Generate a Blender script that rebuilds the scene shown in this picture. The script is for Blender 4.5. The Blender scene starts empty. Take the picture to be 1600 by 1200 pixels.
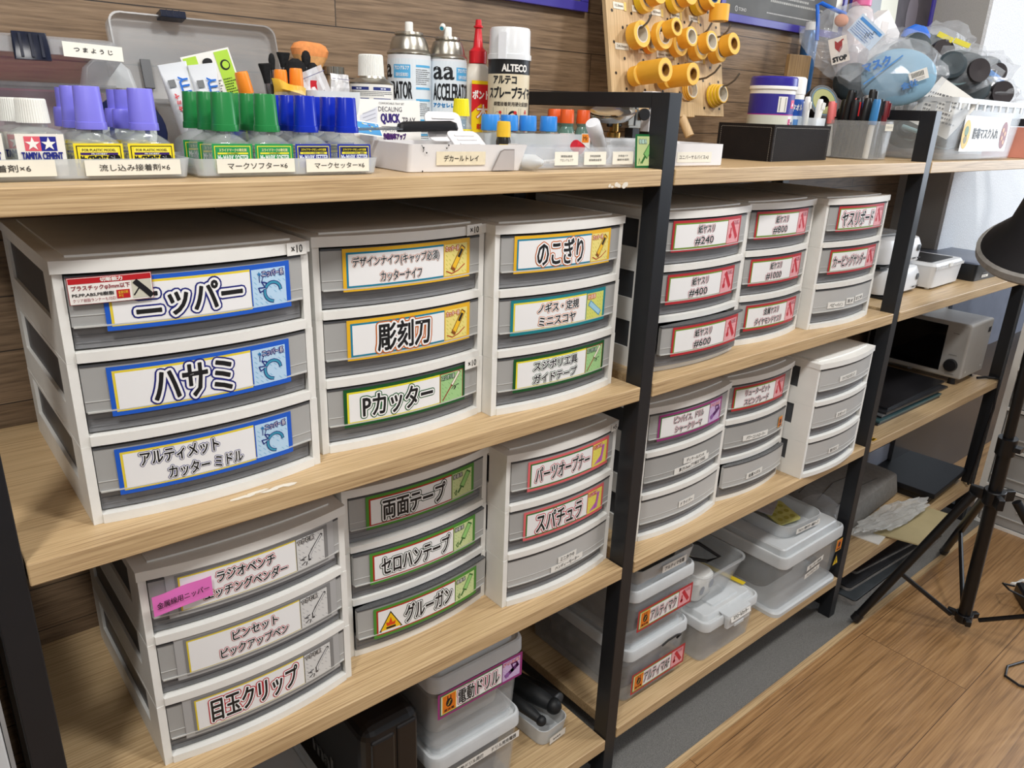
import bpy, bmesh, math, random
from mathutils import Vector, Matrix
random.seed(7)
SC = bpy.context.scene
COL = SC.collection
R = math.radians

# ------------------------------------------------------------------ materials
_M = {}
def lin(c):
    out = []
    for v in c[:3]:
        v = v / 255.0
        out.append(v / 12.92 if v <= 0.04045 else ((v + 0.055) / 1.055) ** 2.4)
    return (out[0], out[1], out[2], 1.0)

def mat(name, c=(200, 200, 200), rough=0.5, metal=0.0, alpha=1.0, trans=0.0, ior=1.45,
        var=0.06, vscale=25.0, bump=0.0, bscale=200.0, coat=0.0, emit=0.0, sss=0.0, spec=0.5):
    if name in _M:
        return _M[name]
    m = bpy.data.materials.new(name)
    m.use_nodes = True
    nt = m.node_tree
    b = nt.nodes['Principled BSDF']
    L = lin(c)
    if var > 0:
        tc = nt.nodes.new('ShaderNodeTexCoord')
        n = nt.nodes.new('ShaderNodeTexNoise'); n.inputs['Scale'].default_value = vscale; n.inputs['Detail'].default_value = 3
        nt.links.new(tc.outputs['Object'], n.inputs['Vector'])
        r = nt.nodes.new('ShaderNodeMapRange')
        r.inputs[1].default_value = 0.3; r.inputs[2].default_value = 0.7
        r.inputs[3].default_value = 1 - var; r.inputs[4].default_value = 1 + var
        nt.links.new(n.outputs['Fac'], r.inputs[0])
        mx = nt.nodes.new('ShaderNodeVectorMath'); mx.operation = 'SCALE'
        mx.inputs[0].default_value = L[:3]
        nt.links.new(r.outputs[0], mx.inputs['Scale'])
        nt.links.new(mx.outputs[0], b.inputs['Base Color'])
    else:
        b.inputs['Base Color'].default_value = L
    b.inputs['Roughness'].default_value = rough
    b.inputs['Metallic'].default_value = metal
    b.inputs['Alpha'].default_value = alpha
    b.inputs['Transmission Weight'].default_value = trans
    b.inputs['IOR'].default_value = ior
    b.inputs['Coat Weight'].default_value = coat
    b.inputs['Specular IOR Level'].default_value = spec
    if emit > 0:
        b.inputs['Emission Color'].default_value = L
        b.inputs['Emission Strength'].default_value = emit
    if bump > 0:
        tc2 = nt.nodes.new('ShaderNodeTexCoord')
        n2 = nt.nodes.new('ShaderNodeTexNoise'); n2.inputs['Scale'].default_value = bscale; n2.inputs['Detail'].default_value = 4
        nt.links.new(tc2.outputs['Object'], n2.inputs['Vector'])
        bp = nt.nodes.new('ShaderNodeBump'); bp.inputs['Strength'].default_value = bump; bp.inputs['Distance'].default_value = 0.002
        nt.links.new(n2.outputs['Fac'], bp.inputs['Height'])
        nt.links.new(bp.outputs[0], b.inputs['Normal'])
    m.diffuse_color = L
    _M[name] = m
    return m

def ink(c):
    return mat('ink_%d_%d_%d' % tuple(c), c, rough=0.45, var=0.0)

def wood_mat(name, c1, c2, c3, scale=(2.0, 60.0, 60.0), rough=0.5, planks=None, seamcol=(40, 28, 20), bumpd=0.0006, wavy=0.6, tint=0.12, ringk=26.0, ringw=0.10, fscale=(6.0, 300.0, 300.0)):
    """wood with grain along local x.  planks=(axis,pitch,offset,length)"""
    m = bpy.data.materials.new(name); m.use_nodes = True
    nt = m.node_tree; N = nt.nodes; K = nt.links
    b = N['Principled BSDF']; b.inputs['Roughness'].default_value = rough
    tc = N.new('ShaderNodeTexCoord')
    mp = N.new('ShaderNodeMapping'); mp.inputs['Scale'].default_value = scale
    src = tc.outputs['Object']
    tintval = None
    if planks:
        ax, pitch, off, length = planks
        sep = N.new('ShaderNodeSeparateXYZ'); K.new(src, sep.inputs[0])
        a = N.new('ShaderNodeMath'); a.operation = 'SUBTRACT'; K.new(sep.outputs[ax], a.inputs[0]); a.inputs[1].default_value = off
        d = N.new('ShaderNodeMath'); d.operation = 'DIVIDE'; K.new(a.outputs[0], d.inputs[0]); d.inputs[1].default_value = pitch
        fl = N.new('ShaderNodeMath'); fl.operation = 'FLOOR'; K.new(d.outputs[0], fl.inputs[0])
        fr = N.new('ShaderNodeMath'); fr.operation = 'FRACT'; K.new(d.outputs[0], fr.inputs[0])
        # x seams, offset by plank index
        wn = N.new('ShaderNodeTexWhiteNoise'); wn.noise_dimensions = '1D'; K.new(fl.outputs[0], wn.inputs['W'])
        xo = N.new('ShaderNodeMath'); xo.operation = 'MULTIPLY_ADD'; K.new(wn.outputs['Value'], xo.inputs[0]); xo.inputs[1].default_value = length; K.new(sep.outputs[0], xo.inputs[2])
        xd = N.new('ShaderNodeMath'); xd.operation = 'DIVIDE'; K.new(xo.outputs[0], xd.inputs[0]); xd.inputs[1].default_value = length
        xf = N.new('ShaderNodeMath'); xf.operation = 'FRACT'; K.new(xd.outputs[0], xf.inputs[0])
        xi = N.new('ShaderNodeMath'); xi.operation = 'FLOOR'; K.new(xd.outputs[0], xi.inputs[0])
        s1 = N.new('ShaderNodeMath'); s1.operation = 'LESS_THAN'; K.new(fr.outputs[0], s1.inputs[0]); s1.inputs[1].default_value = 0.0016 / pitch
        s2 = N.new('ShaderNodeMath'); s2.operation = 'LESS_THAN'; K.new(xf.outputs[0], s2.inputs[0]); s2.inputs[1].default_value = 0.0016 / length
        seam = N.new('ShaderNodeMath'); seam.operation = 'MAXIMUM'; K.new(s1.outputs[0], seam.inputs[0]); K.new(s2.outputs[0], seam.inputs[1])
        cmb = N.new('ShaderNodeCombineXYZ'); K.new(fl.outputs[0], cmb.inputs[0]); K.new(xi.outputs[0], cmb.inputs[1])
        w2 = N.new('ShaderNodeTexWhiteNoise'); w2.noise_dimensions = '3D'; K.new(cmb.outputs[0], w2.inputs['Vector'])
        tintval = w2.outputs['Value']
        off3 = N.new('ShaderNodeVectorMath'); off3.operation = 'SCALE'; K.new(w2.outputs['Color'], off3.inputs[0]); off3.inputs['Scale'].default_value = 13.0
        add = N.new('ShaderNodeVectorMath'); add.operation = 'ADD'; K.new(src, add.inputs[0]); K.new(off3.outputs[0], add.inputs[1])
        src = add.outputs[0]
    K.new(src, mp.inputs['Vector'])
    n1 = N.new('ShaderNodeTexNoise'); n1.inputs['Scale'].default_value = 1.0; n1.inputs['Detail'].default_value = 1.5; n1.inputs['Roughness'].default_value = 0.4; n1.inputs['Distortion'].default_value = wavy
    K.new(mp.outputs[0], n1.inputs['Vector'])
    k1 = N.new('ShaderNodeMath'); k1.operation = 'MULTIPLY'; K.new(n1.outputs['Fac'], k1.inputs[0]); k1.inputs[1].default_value = ringk
    k2 = N.new('ShaderNodeMath'); k2.operation = 'SINE'; K.new(k1.outputs[0], k2.inputs[0])
    mp2 = N.new('ShaderNodeMapping'); mp2.inputs['Scale'].default_value = fscale; K.new(src, mp2.inputs['Vector'])
    n2 = N.new('ShaderNodeTexNoise'); n2.inputs['Scale'].default_value = 1.0; n2.inputs['Detail'].default_value = 4; n2.inputs['Roughness'].default_value = 0.6; K.new(mp2.outputs[0], n2.inputs['Vector'])
    n3 = N.new('ShaderNodeTexNoise'); n3.inputs['Scale'].default_value = 3.0; n3.inputs['Detail'].default_value = 2; K.new(src, n3.inputs['Vector'])
    r1 = N.new('ShaderNodeMath'); r1.operation = 'MULTIPLY_ADD'; K.new(k2.outputs[0], r1.inputs[0]); r1.inputs[1].default_value = ringw; K.new(n2.outputs['Fac'], r1.inputs[2])
    mix = N.new('ShaderNodeMath'); mix.operation = 'MULTIPLY_ADD'; K.new(n3.outputs['Fac'], mix.inputs[0]); mix.inputs[1].default_value = 0.20; K.new(r1.outputs[0], mix.inputs[2])
    cr = N.new('ShaderNodeValToRGB'); K.new(mix.outputs[0], cr.inputs[0])
    e = cr.color_ramp.elements
    e[0].position = 0.40; e[0].color = lin(c3)
    e[1].position = 0.82; e[1].color = lin(c1)
    em = cr.color_ramp.elements.new(0.60); em.color = lin(c2)
    colo = cr.outputs[0]
    if planks:
        mr = N.new('ShaderNodeMapRange'); K.new(tintval, mr.inputs[0]); mr.inputs[3].default_value = 1 - tint; mr.inputs[4].default_value = 1 + tint
        sc = N.new('ShaderNodeVectorMath'); sc.operation = 'SCALE'; K.new(colo, sc.inputs[0]); K.new(mr.outputs[0], sc.inputs['Scale'])
        mm = N.new('ShaderNodeMix'); mm.data_type = 'RGBA'; K.new(seam.outputs[0], mm.inputs[0]); K.new(sc.outputs[0], mm.inputs[6]); mm.inputs[7].default_value = lin(seamcol)
        colo = mm.outputs[2]
    K.new(colo, b.inputs['Base Color'])
    bp = N.new('ShaderNodeBump'); bp.inputs['Strength'].default_value = 0.5; bp.inputs['Distance'].default_value = bumpd
    K.new(mix.outputs[0], bp.inputs['Height']); K.new(bp.outputs[0], b.inputs['Normal'])
    _M[name] = m
    return m

# ------------------------------------------------------------------ text
_T = {}
def text_geo(body, offset=0.0):
    key = (body, round(offset, 4))
    if key in _T: return _T[key]
    cu = bpy.data.curves.new('t', 'FONT'); cu.body = body; cu.size = 1.0; cu.offset = offset
    cu.resolution_u = 2; cu.align_x = 'LEFT'; cu.space_line = 1.15
    o = bpy.data.objects.new('t', cu)
    me = o.to_mesh()
    vs = [(v.co.x, v.co.y) for v in me.vertices]
    fs = [tuple(p.vertices) for p in me.polygons]
    o.to_mesh_clear(); bpy.data.objects.remove(o); bpy.data.curves.remove(cu)
    _T[key] = (vs, fs)
    return _T[key]

_E = {}
def text_edges(body):
    if body not in _E:
        vs, fs = text_geo(body); cnt = {}
        for f in fs:
            for i in range(len(f)):
                a, b = f[i], f[(i+1) % len(f)]; k = (min(a, b), max(a, b)); cnt[k] = cnt.get(k, 0) + 1
        _E[body] = [k for k, c in cnt.items() if c == 1]
    return _E[body]

# ------------------------------------------------------------------ mesh builder
class MB:
    def __init__(s): s.v = []; s.f = []; s.mi = []; s.mats = []; s.sm = []
    def m(s, mt):
        if mt not in s.mats: s.mats.append(mt)
        return s.mats.index(mt)
    def add(s, vs, fs, mt, smooth=False, T=None):
        o = len(s.v)
        if T is not None: vs = [tuple(T @ Vector(p)) for p in vs]
        s.v += [tuple(p) for p in vs]
        i = s.m(mt)
        for f in fs:
            s.f.append(tuple(o + k for k in f)); s.mi.append(i); s.sm.append(smooth)
        return s
    def box(s, x0, x1, y0, y1, z0, z1, mt, T=None, open_top=False):
        vs = [(x0,y0,z0),(x1,y0,z0),(x1,y1,z0),(x0,y1,z0),(x0,y0,z1),(x1,y0,z1),(x1,y1,z1),(x0,y1,z1)]
        fs = [(0,3,2,1),(0,1,5,4),(1,2,6,5),(2,3,7,6),(3,0,4,7)]
        if not open_top: fs.append((4,5,6,7))
        return s.add(vs, fs, mt, False, T)
    def loft(s, secs, mt, cap0=True, cap1=True, smooth=True, T=None, n=5):
        """secs: (z,w,d,r[,cx,cy]) rounded rectangles"""
        loops = []
        for q in secs:
            z, w, d, r = q[:4]; cx, cy = (q[4], q[5]) if len(q) > 4 else (0, 0)
            r = max(min(r, w/2 - 1e-5, d/2 - 1e-5), 1e-5); L = []
            for k, (sx, sy) in enumerate(((1,1),(-1,1),(-1,-1),(1,-1))):
                for j in range(n + 1):
                    a = math.pi/2 * (k + j / n)
                    L.append((cx + sx*(w/2-r) + r*math.cos(a), cy + sy*(d/2-r) + r*math.sin(a), z))
            loops.append(L)
        m_ = len(loops[0]); vs = [p for L in loops for p in L]; fs = []
        for i in range(len(loops)-1):
            for j in range(m_):
                k = (j+1) % m_
                fs.append((i*m_+j, i*m_+k, (i+1)*m_+k, (i+1)*m_+j))
        if cap0: fs.append(tuple(reversed(range(m_))))
        if cap1: fs.append(tuple((len(loops)-1)*m_ + j for j in range(m_)))
        return s.add(vs, fs, mt, smooth, T)
    def lathe(s, prof, mt, n=28, T=None, smooth=True, arc=None):
        """prof: (r,z) or (r,z,mat) ; mat applies to the segment that starts there"""
        vs = []; 
        full = arc is None
        a0, a1 = (0, 2*math.pi) if full else arc
        cnt = n if full else n + 1
        for q in prof:
            for j in range(cnt):
                a = a0 + (a1-a0) * j / n
                vs.append((q[0]*math.cos(a), q[0]*math.sin(a), q[1]))
        groups = {}
        for i in range(len(prof)-1):
            mm = prof[i][2] if len(prof[i]) > 2 else mt
            for j in range(n):
                k = (j+1) % cnt if full else j+1
                groups.setdefault(mm, []).append((i*cnt+j, i*cnt+k, (i+1)*cnt+k, (i+1)*cnt+j))
        o = len(s.v)
        if T is not None: vs = [tuple(T @ Vector(p)) for p in vs]
        s.v += vs
        for mm, fs in groups.items():
            i = s.m(mm)
            for f in fs: s.f.append(tuple(o+k for k in f)); s.mi.append(i); s.sm.append(smooth)
        return s
    def tube(s, path, r, mt, n=8, closed=False, caps=True, T=None):
        P = [Vector(p) for p in path]; rs = r if isinstance(r, (list, tuple)) else [r]*len(P)
        vs = []; up = Vector((0,0,1)); prev = None
        for i, p in enumerate(P):
            if closed: t = P[(i+1) % len(P)] - P[i-1]
            else: t = P[min(i+1, len(P)-1)] - P[max(i-1, 0)]
            t.normalize()
            if prev is None:
                a = t.cross(up)
                if a.length < 1e-3: a = t.cross(Vector((1,0,0)))
            else:
                a = prev - t * prev.dot(t)
            a.normalize(); prev = a; b = t.cross(a)
            for j in range(n):
                g = 2*math.pi*j/n
                vs.append(p + a*(rs[i]*math.cos(g)) + b*(rs[i]*math.sin(g)))
        fs = []; m_ = len(P)
        for i in range(m_ if closed else m_-1):
            k = (i+1) % m_
            for j in range(n):
                l = (j+1) % n
                fs.append((i*n+j, k*n+j, k*n+l, i*n+l))
        if caps and not closed:
            fs.append(tuple(range(n))); fs.append(tuple(reversed([(m_-1)*n+j for j in range(n)])))
        return s.add(vs, fs, mt, True, T)
    def prism(s, pts, z0, z1, mt, T=None, smooth=False):
        n = len(pts)
        vs = [(p[0], p[1], z0) for p in pts] + [(p[0], p[1], z1) for p in pts]
        fs = [tuple(reversed(range(n))), tuple(range(n, 2*n))] + [(i, (i+1) % n, n+(i+1) % n, n+i) for i in range(n)]
        return s.add(vs, fs, mt, smooth, T)
    def ball(s, c, r, mt, nu=14, nv=9, T=None):
        rx, ry, rz = r if isinstance(r, (tuple, list)) else (r, r, r)
        vs = []; fs = []
        for i in range(nv+1):
            ph = math.pi*i/nv
            for j in range(nu):
                th = 2*math.pi*j/nu
                vs.append((c[0]+rx*math.sin(ph)*math.cos(th), c[1]+ry*math.sin(ph)*math.sin(th), c[2]+rz*math.cos(ph)))
        for i in range(nv):
            for j in range(nu):
                k = (j+1) % nu; fs.append((i*nu+j, (i+1)*nu+j, (i+1)*nu+k, i*nu+k))
        return s.add(vs, fs, mt, True, T)
    # --- flat graphics in the x/z plane, facing -y; y = depth of layer
    def rect(s, x0, x1, z0, z1, y, mt, n=1, T=None):
        vs = []; fs = []
        for i in range(n+1):
            x = x0 + (x1-x0)*i/n; vs += [(x, y, z0), (x, y, z1)]
        for i in range(n): fs.append((2*i, 2*i+2, 2*i+3, 2*i+1))
        return s.add(vs, fs, mt, False, T)
    def poly(s, pts, y, mt, T=None):
        return s.add([(p[0], y, p[1]) for p in pts], [tuple(range(len(pts)))], mt, False, T)
    def line(s, pts, w, y, mt, T=None, closed=False):
        P = list(pts) + ([pts[0]] if closed else [])
        for a, b in zip(P[:-1], P[1:]):
            dx, dz = b[0]-a[0], b[1]-a[1]; L = math.hypot(dx, dz) or 1
            ex, ez = dx/L*w*.4, dz/L*w*.4; nx, nz = -dz/L*w/2, dx/L*w/2
            s.poly([(a[0]-ex-nx, a[1]-ez-nz), (b[0]+ex-nx, b[1]+ez-nz), (b[0]+ex+nx, b[1]+ez+nz), (a[0]-ex+nx, a[1]-ez+nz)], y, mt, T)
        return s
    def disc(s, cx, cz, r, y, mt, n=16, rz=None, T=None):
        rz = rz or r
        return s.poly([(cx+r*math.cos(2*math.pi*i/n), cz+rz*math.sin(2*math.pi*i/n)) for i in range(n)], y, mt, T)
    def text(s, body, x0, x1, z0, z1, y, mt, off=0.0, T=None, fit='stretch', ref=None, step=0):
        """text filling the box; off: extra stroke half-width in metres"""
        vs, fs = text_geo(body, 0.0)
        if not vs: return s
        bx0 = min(v[0] for v in vs); bx1 = max(v[0] for v in vs); by0 = min(v[1] for v in vs); by1 = max(v[1] for v in vs)
        sx = (x1-x0)/max(bx1-bx0, 1e-6); sz = (z1-z0)/max(by1-by0, 1e-6)
        if fit == 'keep':
            sx = sz = min(sx, sz)
        elif fit == 'soft':
            k = min(sx, sz); sx = min(sx, k*1.25); sz = min(sz, k*1.25)
        cx = (x0+x1)/2; cz = (z0+z1)/2; mx = (bx0+bx1)/2; my = (by0+by1)/2
        P = [(cx+(v[0]-mx)*sx, cz+(v[1]-my)*sz) for v in vs]
        s.add([(p[0], y, p[1]) for p in P], fs, mt, False, T)
        if off:
            nv = []; nf = []
            for a, b in text_edges(body):
                (ax, az), (bx, bz) = P[a], P[b]
                dx, dz = bx-ax, bz-az; L = math.hypot(dx, dz)
                if L < 1e-7: continue
                nx, nz = -dz/L*off, dx/L*off; ex, ez = dx/L*off, dz/L*off; k = len(nv)
                y_ = y; y = y_ + ((len(nf) * 7) % 31 - 31) * 6e-6
                nv += [(ax+nx,y,az+nz),(ax-ex*.7+nx*.7,y,az-ez*.7+nz*.7),(ax-ex,y,az-ez),(ax-ex*.7-nx*.7,y,az-ez*.7-nz*.7),(ax-nx,y,az-nz),
                       (bx-nx,y,bz-nz),(bx+ex*.7-nx*.7,y,bz+ez*.7-nz*.7),(bx+ex,y,bz+ez),(bx+ex*.7+nx*.7,y,bz+ez*.7+nz*.7),(bx+nx,y,bz+nz)]
                nf.append(tuple(range(k, k+10))); y = y_
            s.add(nv, nf, mt, False, T)
        return s
    def bend(s, fn):
        s.v = [fn(p) for p in s.v]; return s
    def obj(s, name, parent=None, loc=None, rot=None, bevel=0.0, sharp=35, bseg=2):
        me = bpy.data.meshes.new(name)
        me.from_pydata(s.v, [], s.f)
        for mt in s.mats: me.materials.append(mt)
        me.polygons.foreach_set('material_index', s.mi)
        me.polygons.foreach_set('use_smooth', s.sm)
        me.update()
        if any(s.sm): me.set_sharp_from_angle(angle=R(sharp))
        o = bpy.data.objects.new(name, me); COL.objects.link(o)
        if parent is not None: o.parent = parent
        if loc: o.location = loc
        if rot: o.rotation_euler = rot
        if bevel:
            b = o.modifiers.new('bevel', 'BEVEL'); b.width = bevel; b.segments = bseg; b.limit_method = 'ANGLE'; b.angle_limit = R(40)
            b.harden_normals = False
        return o

def tag(o, label, cat, group=None):
    o['label'] = label; o['category'] = cat
    if group: o['group'] = group
    return o
def thing(name, label, cat, loc=(0,0,0), rz=0.0, group=None, rot=None):
    o = bpy.data.objects.new(name, None); COL.objects.link(o)
    o.empty_display_size = 0.02
    o.location = loc; o.rotation_euler = rot if rot else (0, 0, R(rz))
    return tag(o, label, cat, group)
def struct(o):
    o['kind'] = 'structure'; return o
def copy_thing(src, name, label, loc, rz=None, rot=None, group=None):
    c = src.copy(); COL.objects.link(c); c.location = loc
    if rz is not None: c.rotation_euler = (0, 0, R(rz))
    if rot is not None: c.rotation_euler = rot
    c['label'] = label
    if group: c['group'] = group
    for ch in list(src.children):
        d = ch.copy(); COL.objects.link(d); d.parent = c
        for g in list(ch.children):
            e = g.copy(); COL.objects.link(e); e.parent = d
    return c
def TR(x=0, y=0, z=0, rx=0, ry=0, rz=0, s=1.0):
    return Matrix.Translation((x, y, z)) @ Matrix.Rotation(R(rz), 4, 'Z') @ Matrix.Rotation(R(ry), 4, 'Y') @ Matrix.Rotation(R(rx), 4, 'X') @ Matrix.Scale(s, 4)
# ------------------------------------------------------------------ shared materials
M_oak = wood_mat('oak_laminate', (214,187,146), (197,168,126), (160,130,94), scale=(1.0, 22, 22), rough=0.42, bumpd=0.0003, ringk=60, ringw=.02, wavy=.3, fscale=(7, 420, 420))
M_wall = wood_mat('wall_planks', (148,124,98), (129,106,82), (102,82,62), scale=(1.4, 9, 14), rough=0.5, planks=(2, 0.074, 0.190, 1.35), seamcol=(46,38,32), wavy=1.2, tint=0.04, ringk=50, ringw=.05, fscale=(14, 120, 330))
M_floor = wood_mat('floor_planks', (180,142,97), (160,122,80), (126,94,60), scale=(0.6, 4.5, 4.5), rough=0.33, planks=(1, 0.272, -0.363, 1.3), seamcol=(84,58,38), wavy=1.4, tint=0.06, bumpd=0.0004, ringk=75, ringw=.04, fscale=(4.5, 190, 190))
M_carpet = mat('grey_carpet', (118,117,114), rough=0.95, var=0.35, vscale=500, bump=0.8, bscale=500)
M_black = mat('black_steel', (30,32,36), rough=0.38, var=0.05)
M_white = mat('white_plastic', (234,233,228), rough=0.42, var=0.03)
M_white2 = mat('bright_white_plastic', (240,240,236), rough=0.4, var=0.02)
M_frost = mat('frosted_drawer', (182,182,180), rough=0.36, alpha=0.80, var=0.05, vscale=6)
M_frostd = mat('smoky_side_panel', (78,80,84), rough=0.4, alpha=0.93, var=0.1, vscale=5)
M_clear = mat('clear_plastic', (225,230,236), rough=0.10, alpha=0.22, var=0.03)
M_clear2 = mat('cloudy_plastic', (220,225,228), rough=0.25, alpha=0.48, var=0.05, vscale=10)
M_bin = mat('bin_body_plastic', (206,210,212), rough=0.14, alpha=0.25, var=0.05, vscale=10)
M_milk = mat('milky_plastic', (226,230,232), rough=0.3, alpha=0.74, var=0.04)
M_glass = mat('bottle_glass', (198,206,202), rough=0.06, alpha=0.30, var=0.1, vscale=60)
M_blackp = mat('black_plastic', (28,28,30), rough=0.4, var=0.1)
M_chrome = mat('chrome', (200,200,200), rough=0.18, metal=1.0, var=0.02)
M_alu = mat('brushed_tin', (178,174,164), rough=0.28, metal=0.9, var=0.03)
M_paper = mat('paper_white', (236,234,228), rough=0.6, var=0.02)
M_cream = mat('cream_sticker', (234,230,216), rough=0.55, var=0.02)
K_ = ink((26,26,28)); KG = ink((90,90,92))
Z1, Z2 = -0.357, -0.7146
Z3 = (-1.127, -1.115, -1.104); ZF = -1.2528
TH = 0.0251
BAYS = ((0.0, 0.9), (0.931, 1.831), (1.862, 2.757))
DEP = 0.391

# ------------------------------------------------------------------ the room
def slab(name, x0, x1, y0, y1, z0, z1, mt):
    return struct(MB().box(x0, x1, y0, y1, z0, z1, mt).obj(name))
slab('floor', -2.5, 6.0, -4.0, 1.2, ZF - 0.06, ZF, M_floor)
slab('trim_1', -2.5, 2.9, -0.052, 0.42, ZF - 0.001, ZF + 0.0012, M_carpet)
slab('trim_2', -2.5, 2.9, -0.068, -0.052, ZF - 0.001, ZF + 0.004, M_oak)
slab('wall_back', -2.5, 2.62, 0.402, 0.45, ZF, 1.25, M_wall)
M_pill = mat('wallpaper_shaded_side', (170,168,164), rough=0.8, var=0.05, vscale=300, bump=0.5, bscale=400)  # left pillar face: its shade is put into a greyer wallpaper colour
M_shade = mat('textured_white_wallpaper', (236,238,240), rough=0.85, var=0.10, vscale=230, bump=1.0, bscale=260)
p = MB(); p.box(2.62, 2.64, 0.245, 0.45, ZF, 1.25, M_pill); p.box(2.6201, 4.4, 0.235, 0.245, ZF, 1.25, M_shade)
struct(p.obj('wall_right'))
slab('shade_panel', 2.60, 3.9, 0.222, 0.2349, ZF, -0.735, mat('pillar_shade_dark', (58,58,60), rough=.25, var=.1))  # added dark panel standing in for shade on the lower pillar and wall
slab('trim_4', 2.8301, 4.0, 0.222, 0.2349, -0.7349, -0.36, mat('bluish_panel', (100,106,120), rough=.5, var=.08))
M_ceil = mat('ceiling_white', (225,223,218), rough=0.9, var=0.02)
slab('ceiling', -2.5, 6.0, -4.0, 1.2, 1.25, 1.30, M_ceil)
slab('wall_left', -2.56, -2.5, -4.0, 1.2, ZF, 1.25, M_ceil)
slab('baseboard_back', -2.5, 2.62, 0.392, 0.402, ZF, ZF + 0.06, M_blackp)

# ------------------------------------------------------------------ rack: side frames and boards
for i, (x0, x1, what) in enumerate(((-0.031, 0.0, 'black steel end frame left of the blue-labelled drawers'),
                    (0.9, 0.931, 'black steel frame between the yellow-labelled and red-labelled drawers'),
                    (1.831, 1.862, 'black steel frame just left of the clear crate of bagged masks'),
                    (2.757, 2.79, 'black steel end frame beyond the microwave oven'))):
    t = thing('steel_upright', what, 'upright', (x0, 0, ZF))
    w = x1 - x0; H = 0.111 - ZF
    MB().box(0.0005, w-.0005, 0.0015, 0.036, 0.0012, H, M_black).obj('front_post', t, bevel=0.0012)
    MB().box(0.0005, w-.0005, 0.355, 0.390, 0.0012, H, M_black).obj('rear_post', t, bevel=0.0012)
    MB().box(0.0005, w-.0005, 0.036, 0.355, H - 0.0225, H, M_black).obj('top_bar', t, bevel=0.0012)
    MB().box(0.0005, w-.0005, 0.036, 0.355, 0.03, 0.052, M_black).obj('bottom_bar', t, bevel=0.0012)
lv = ('top', 'second', 'third', 'lowest'); bn = ('left', 'middle', 'right')
for b, (x0, x1) in enumerate(BAYS):
    for l, z in enumerate((0.0, Z1, Z2, Z3[b])):
        o = MB().box(x0 + .0008, x1 - .0008, 0.0, DEP, z - TH, z, M_oak).obj('shelf_board', bevel=0.0016)
        tag(o, ['long oak-look top board of the left bay, under the glue bottles', 'oak-look board under the blue-labelled and yellow-labelled drawers', 'oak-look board under the grey-labelled and green-labelled drawers', 'lowest oak-look board of the left bay, under the black case',
                'oak-look top board of the middle bay, under the pegboard and marker tub', 'oak-look board under the red-labelled drawers', 'oak-look board under the purple-labelled drawers', 'lowest oak-look board of the middle bay, under clear lidded boxes',
                'oak-look top board of the right bay, under the crate of masks', 'oak-look board under the two white machines', 'oak-look board under the microwave oven', 'lowest oak-look board of the right bay, under foam sheets and black panel'][b*4+l], 'shelf board', 'boards of the rack')
        # dark steel support rail under each board
# chips of worn laminate on the board fronts
chip = mat('white_chip', (228,220,204), rough=0.8, var=0.05)
def chips(x, z, sc, seed):
    rr = random.Random(seed); m = MB()
    for k in range(7):
        cx, cz = x + rr.uniform(-.02,.02)*sc, z + rr.uniform(-.0035,.0035)*sc; r = rr.uniform(.002,.005)*sc
        m.poly([(cx + r*math.cos(a/7*6.28)*rr.uniform(.6,1.5), cz + r*.7*math.sin(a/7*6.28)*rr.uniform(.6,1.3)) for a in range(7)], -.0004 - k*.00003, chip)
    return m
o = chips(0.80, -0.0225, 1.0, 3).obj('worn_patch'); o.parent = None
tag(o, 'ragged pale chip where laminate has worn off the top board edge', 'worn patch')
m = MB(); rr = random.Random(5)
for k in range(6):
    cx, cy = 0.215 + k*.012, 0.012 + rr.uniform(-.003,.003)
    m.add([(cx + .012*math.cos(a)*rr.uniform(.6,1.2), cy + .004*math.sin(a)*rr.uniform(.6,1.2), Z1 + .0004 + k*.00002) for a in [i*.9 for i in range(7)]], [tuple(range(7))], chip)
tag(m.obj('worn_patch'), 'pale scuff on the board in front of the blue-labelled drawers', 'worn patch')

# black end frame's neighbour at far left: white cabinet with a grey edge
t = thing('white_cabinet', 'white cabinet with a thin grey edge, cut off at the left', 'cabinet', (-0.36, 0.0, ZF))
MB().box(0, 0.312, 0.0, 0.38, 0.0, 0.87, mat('cabinet_white', (205,208,210), rough=.3, var=.02)).obj('cabinet_body', t, bevel=.002)
MB().box(0.3125, 0.3165, 0.0, 0.38, 0.0, 0.875, mat('cabinet_edge', (150,150,150), rough=.4)).obj('edge_strip', t)
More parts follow.
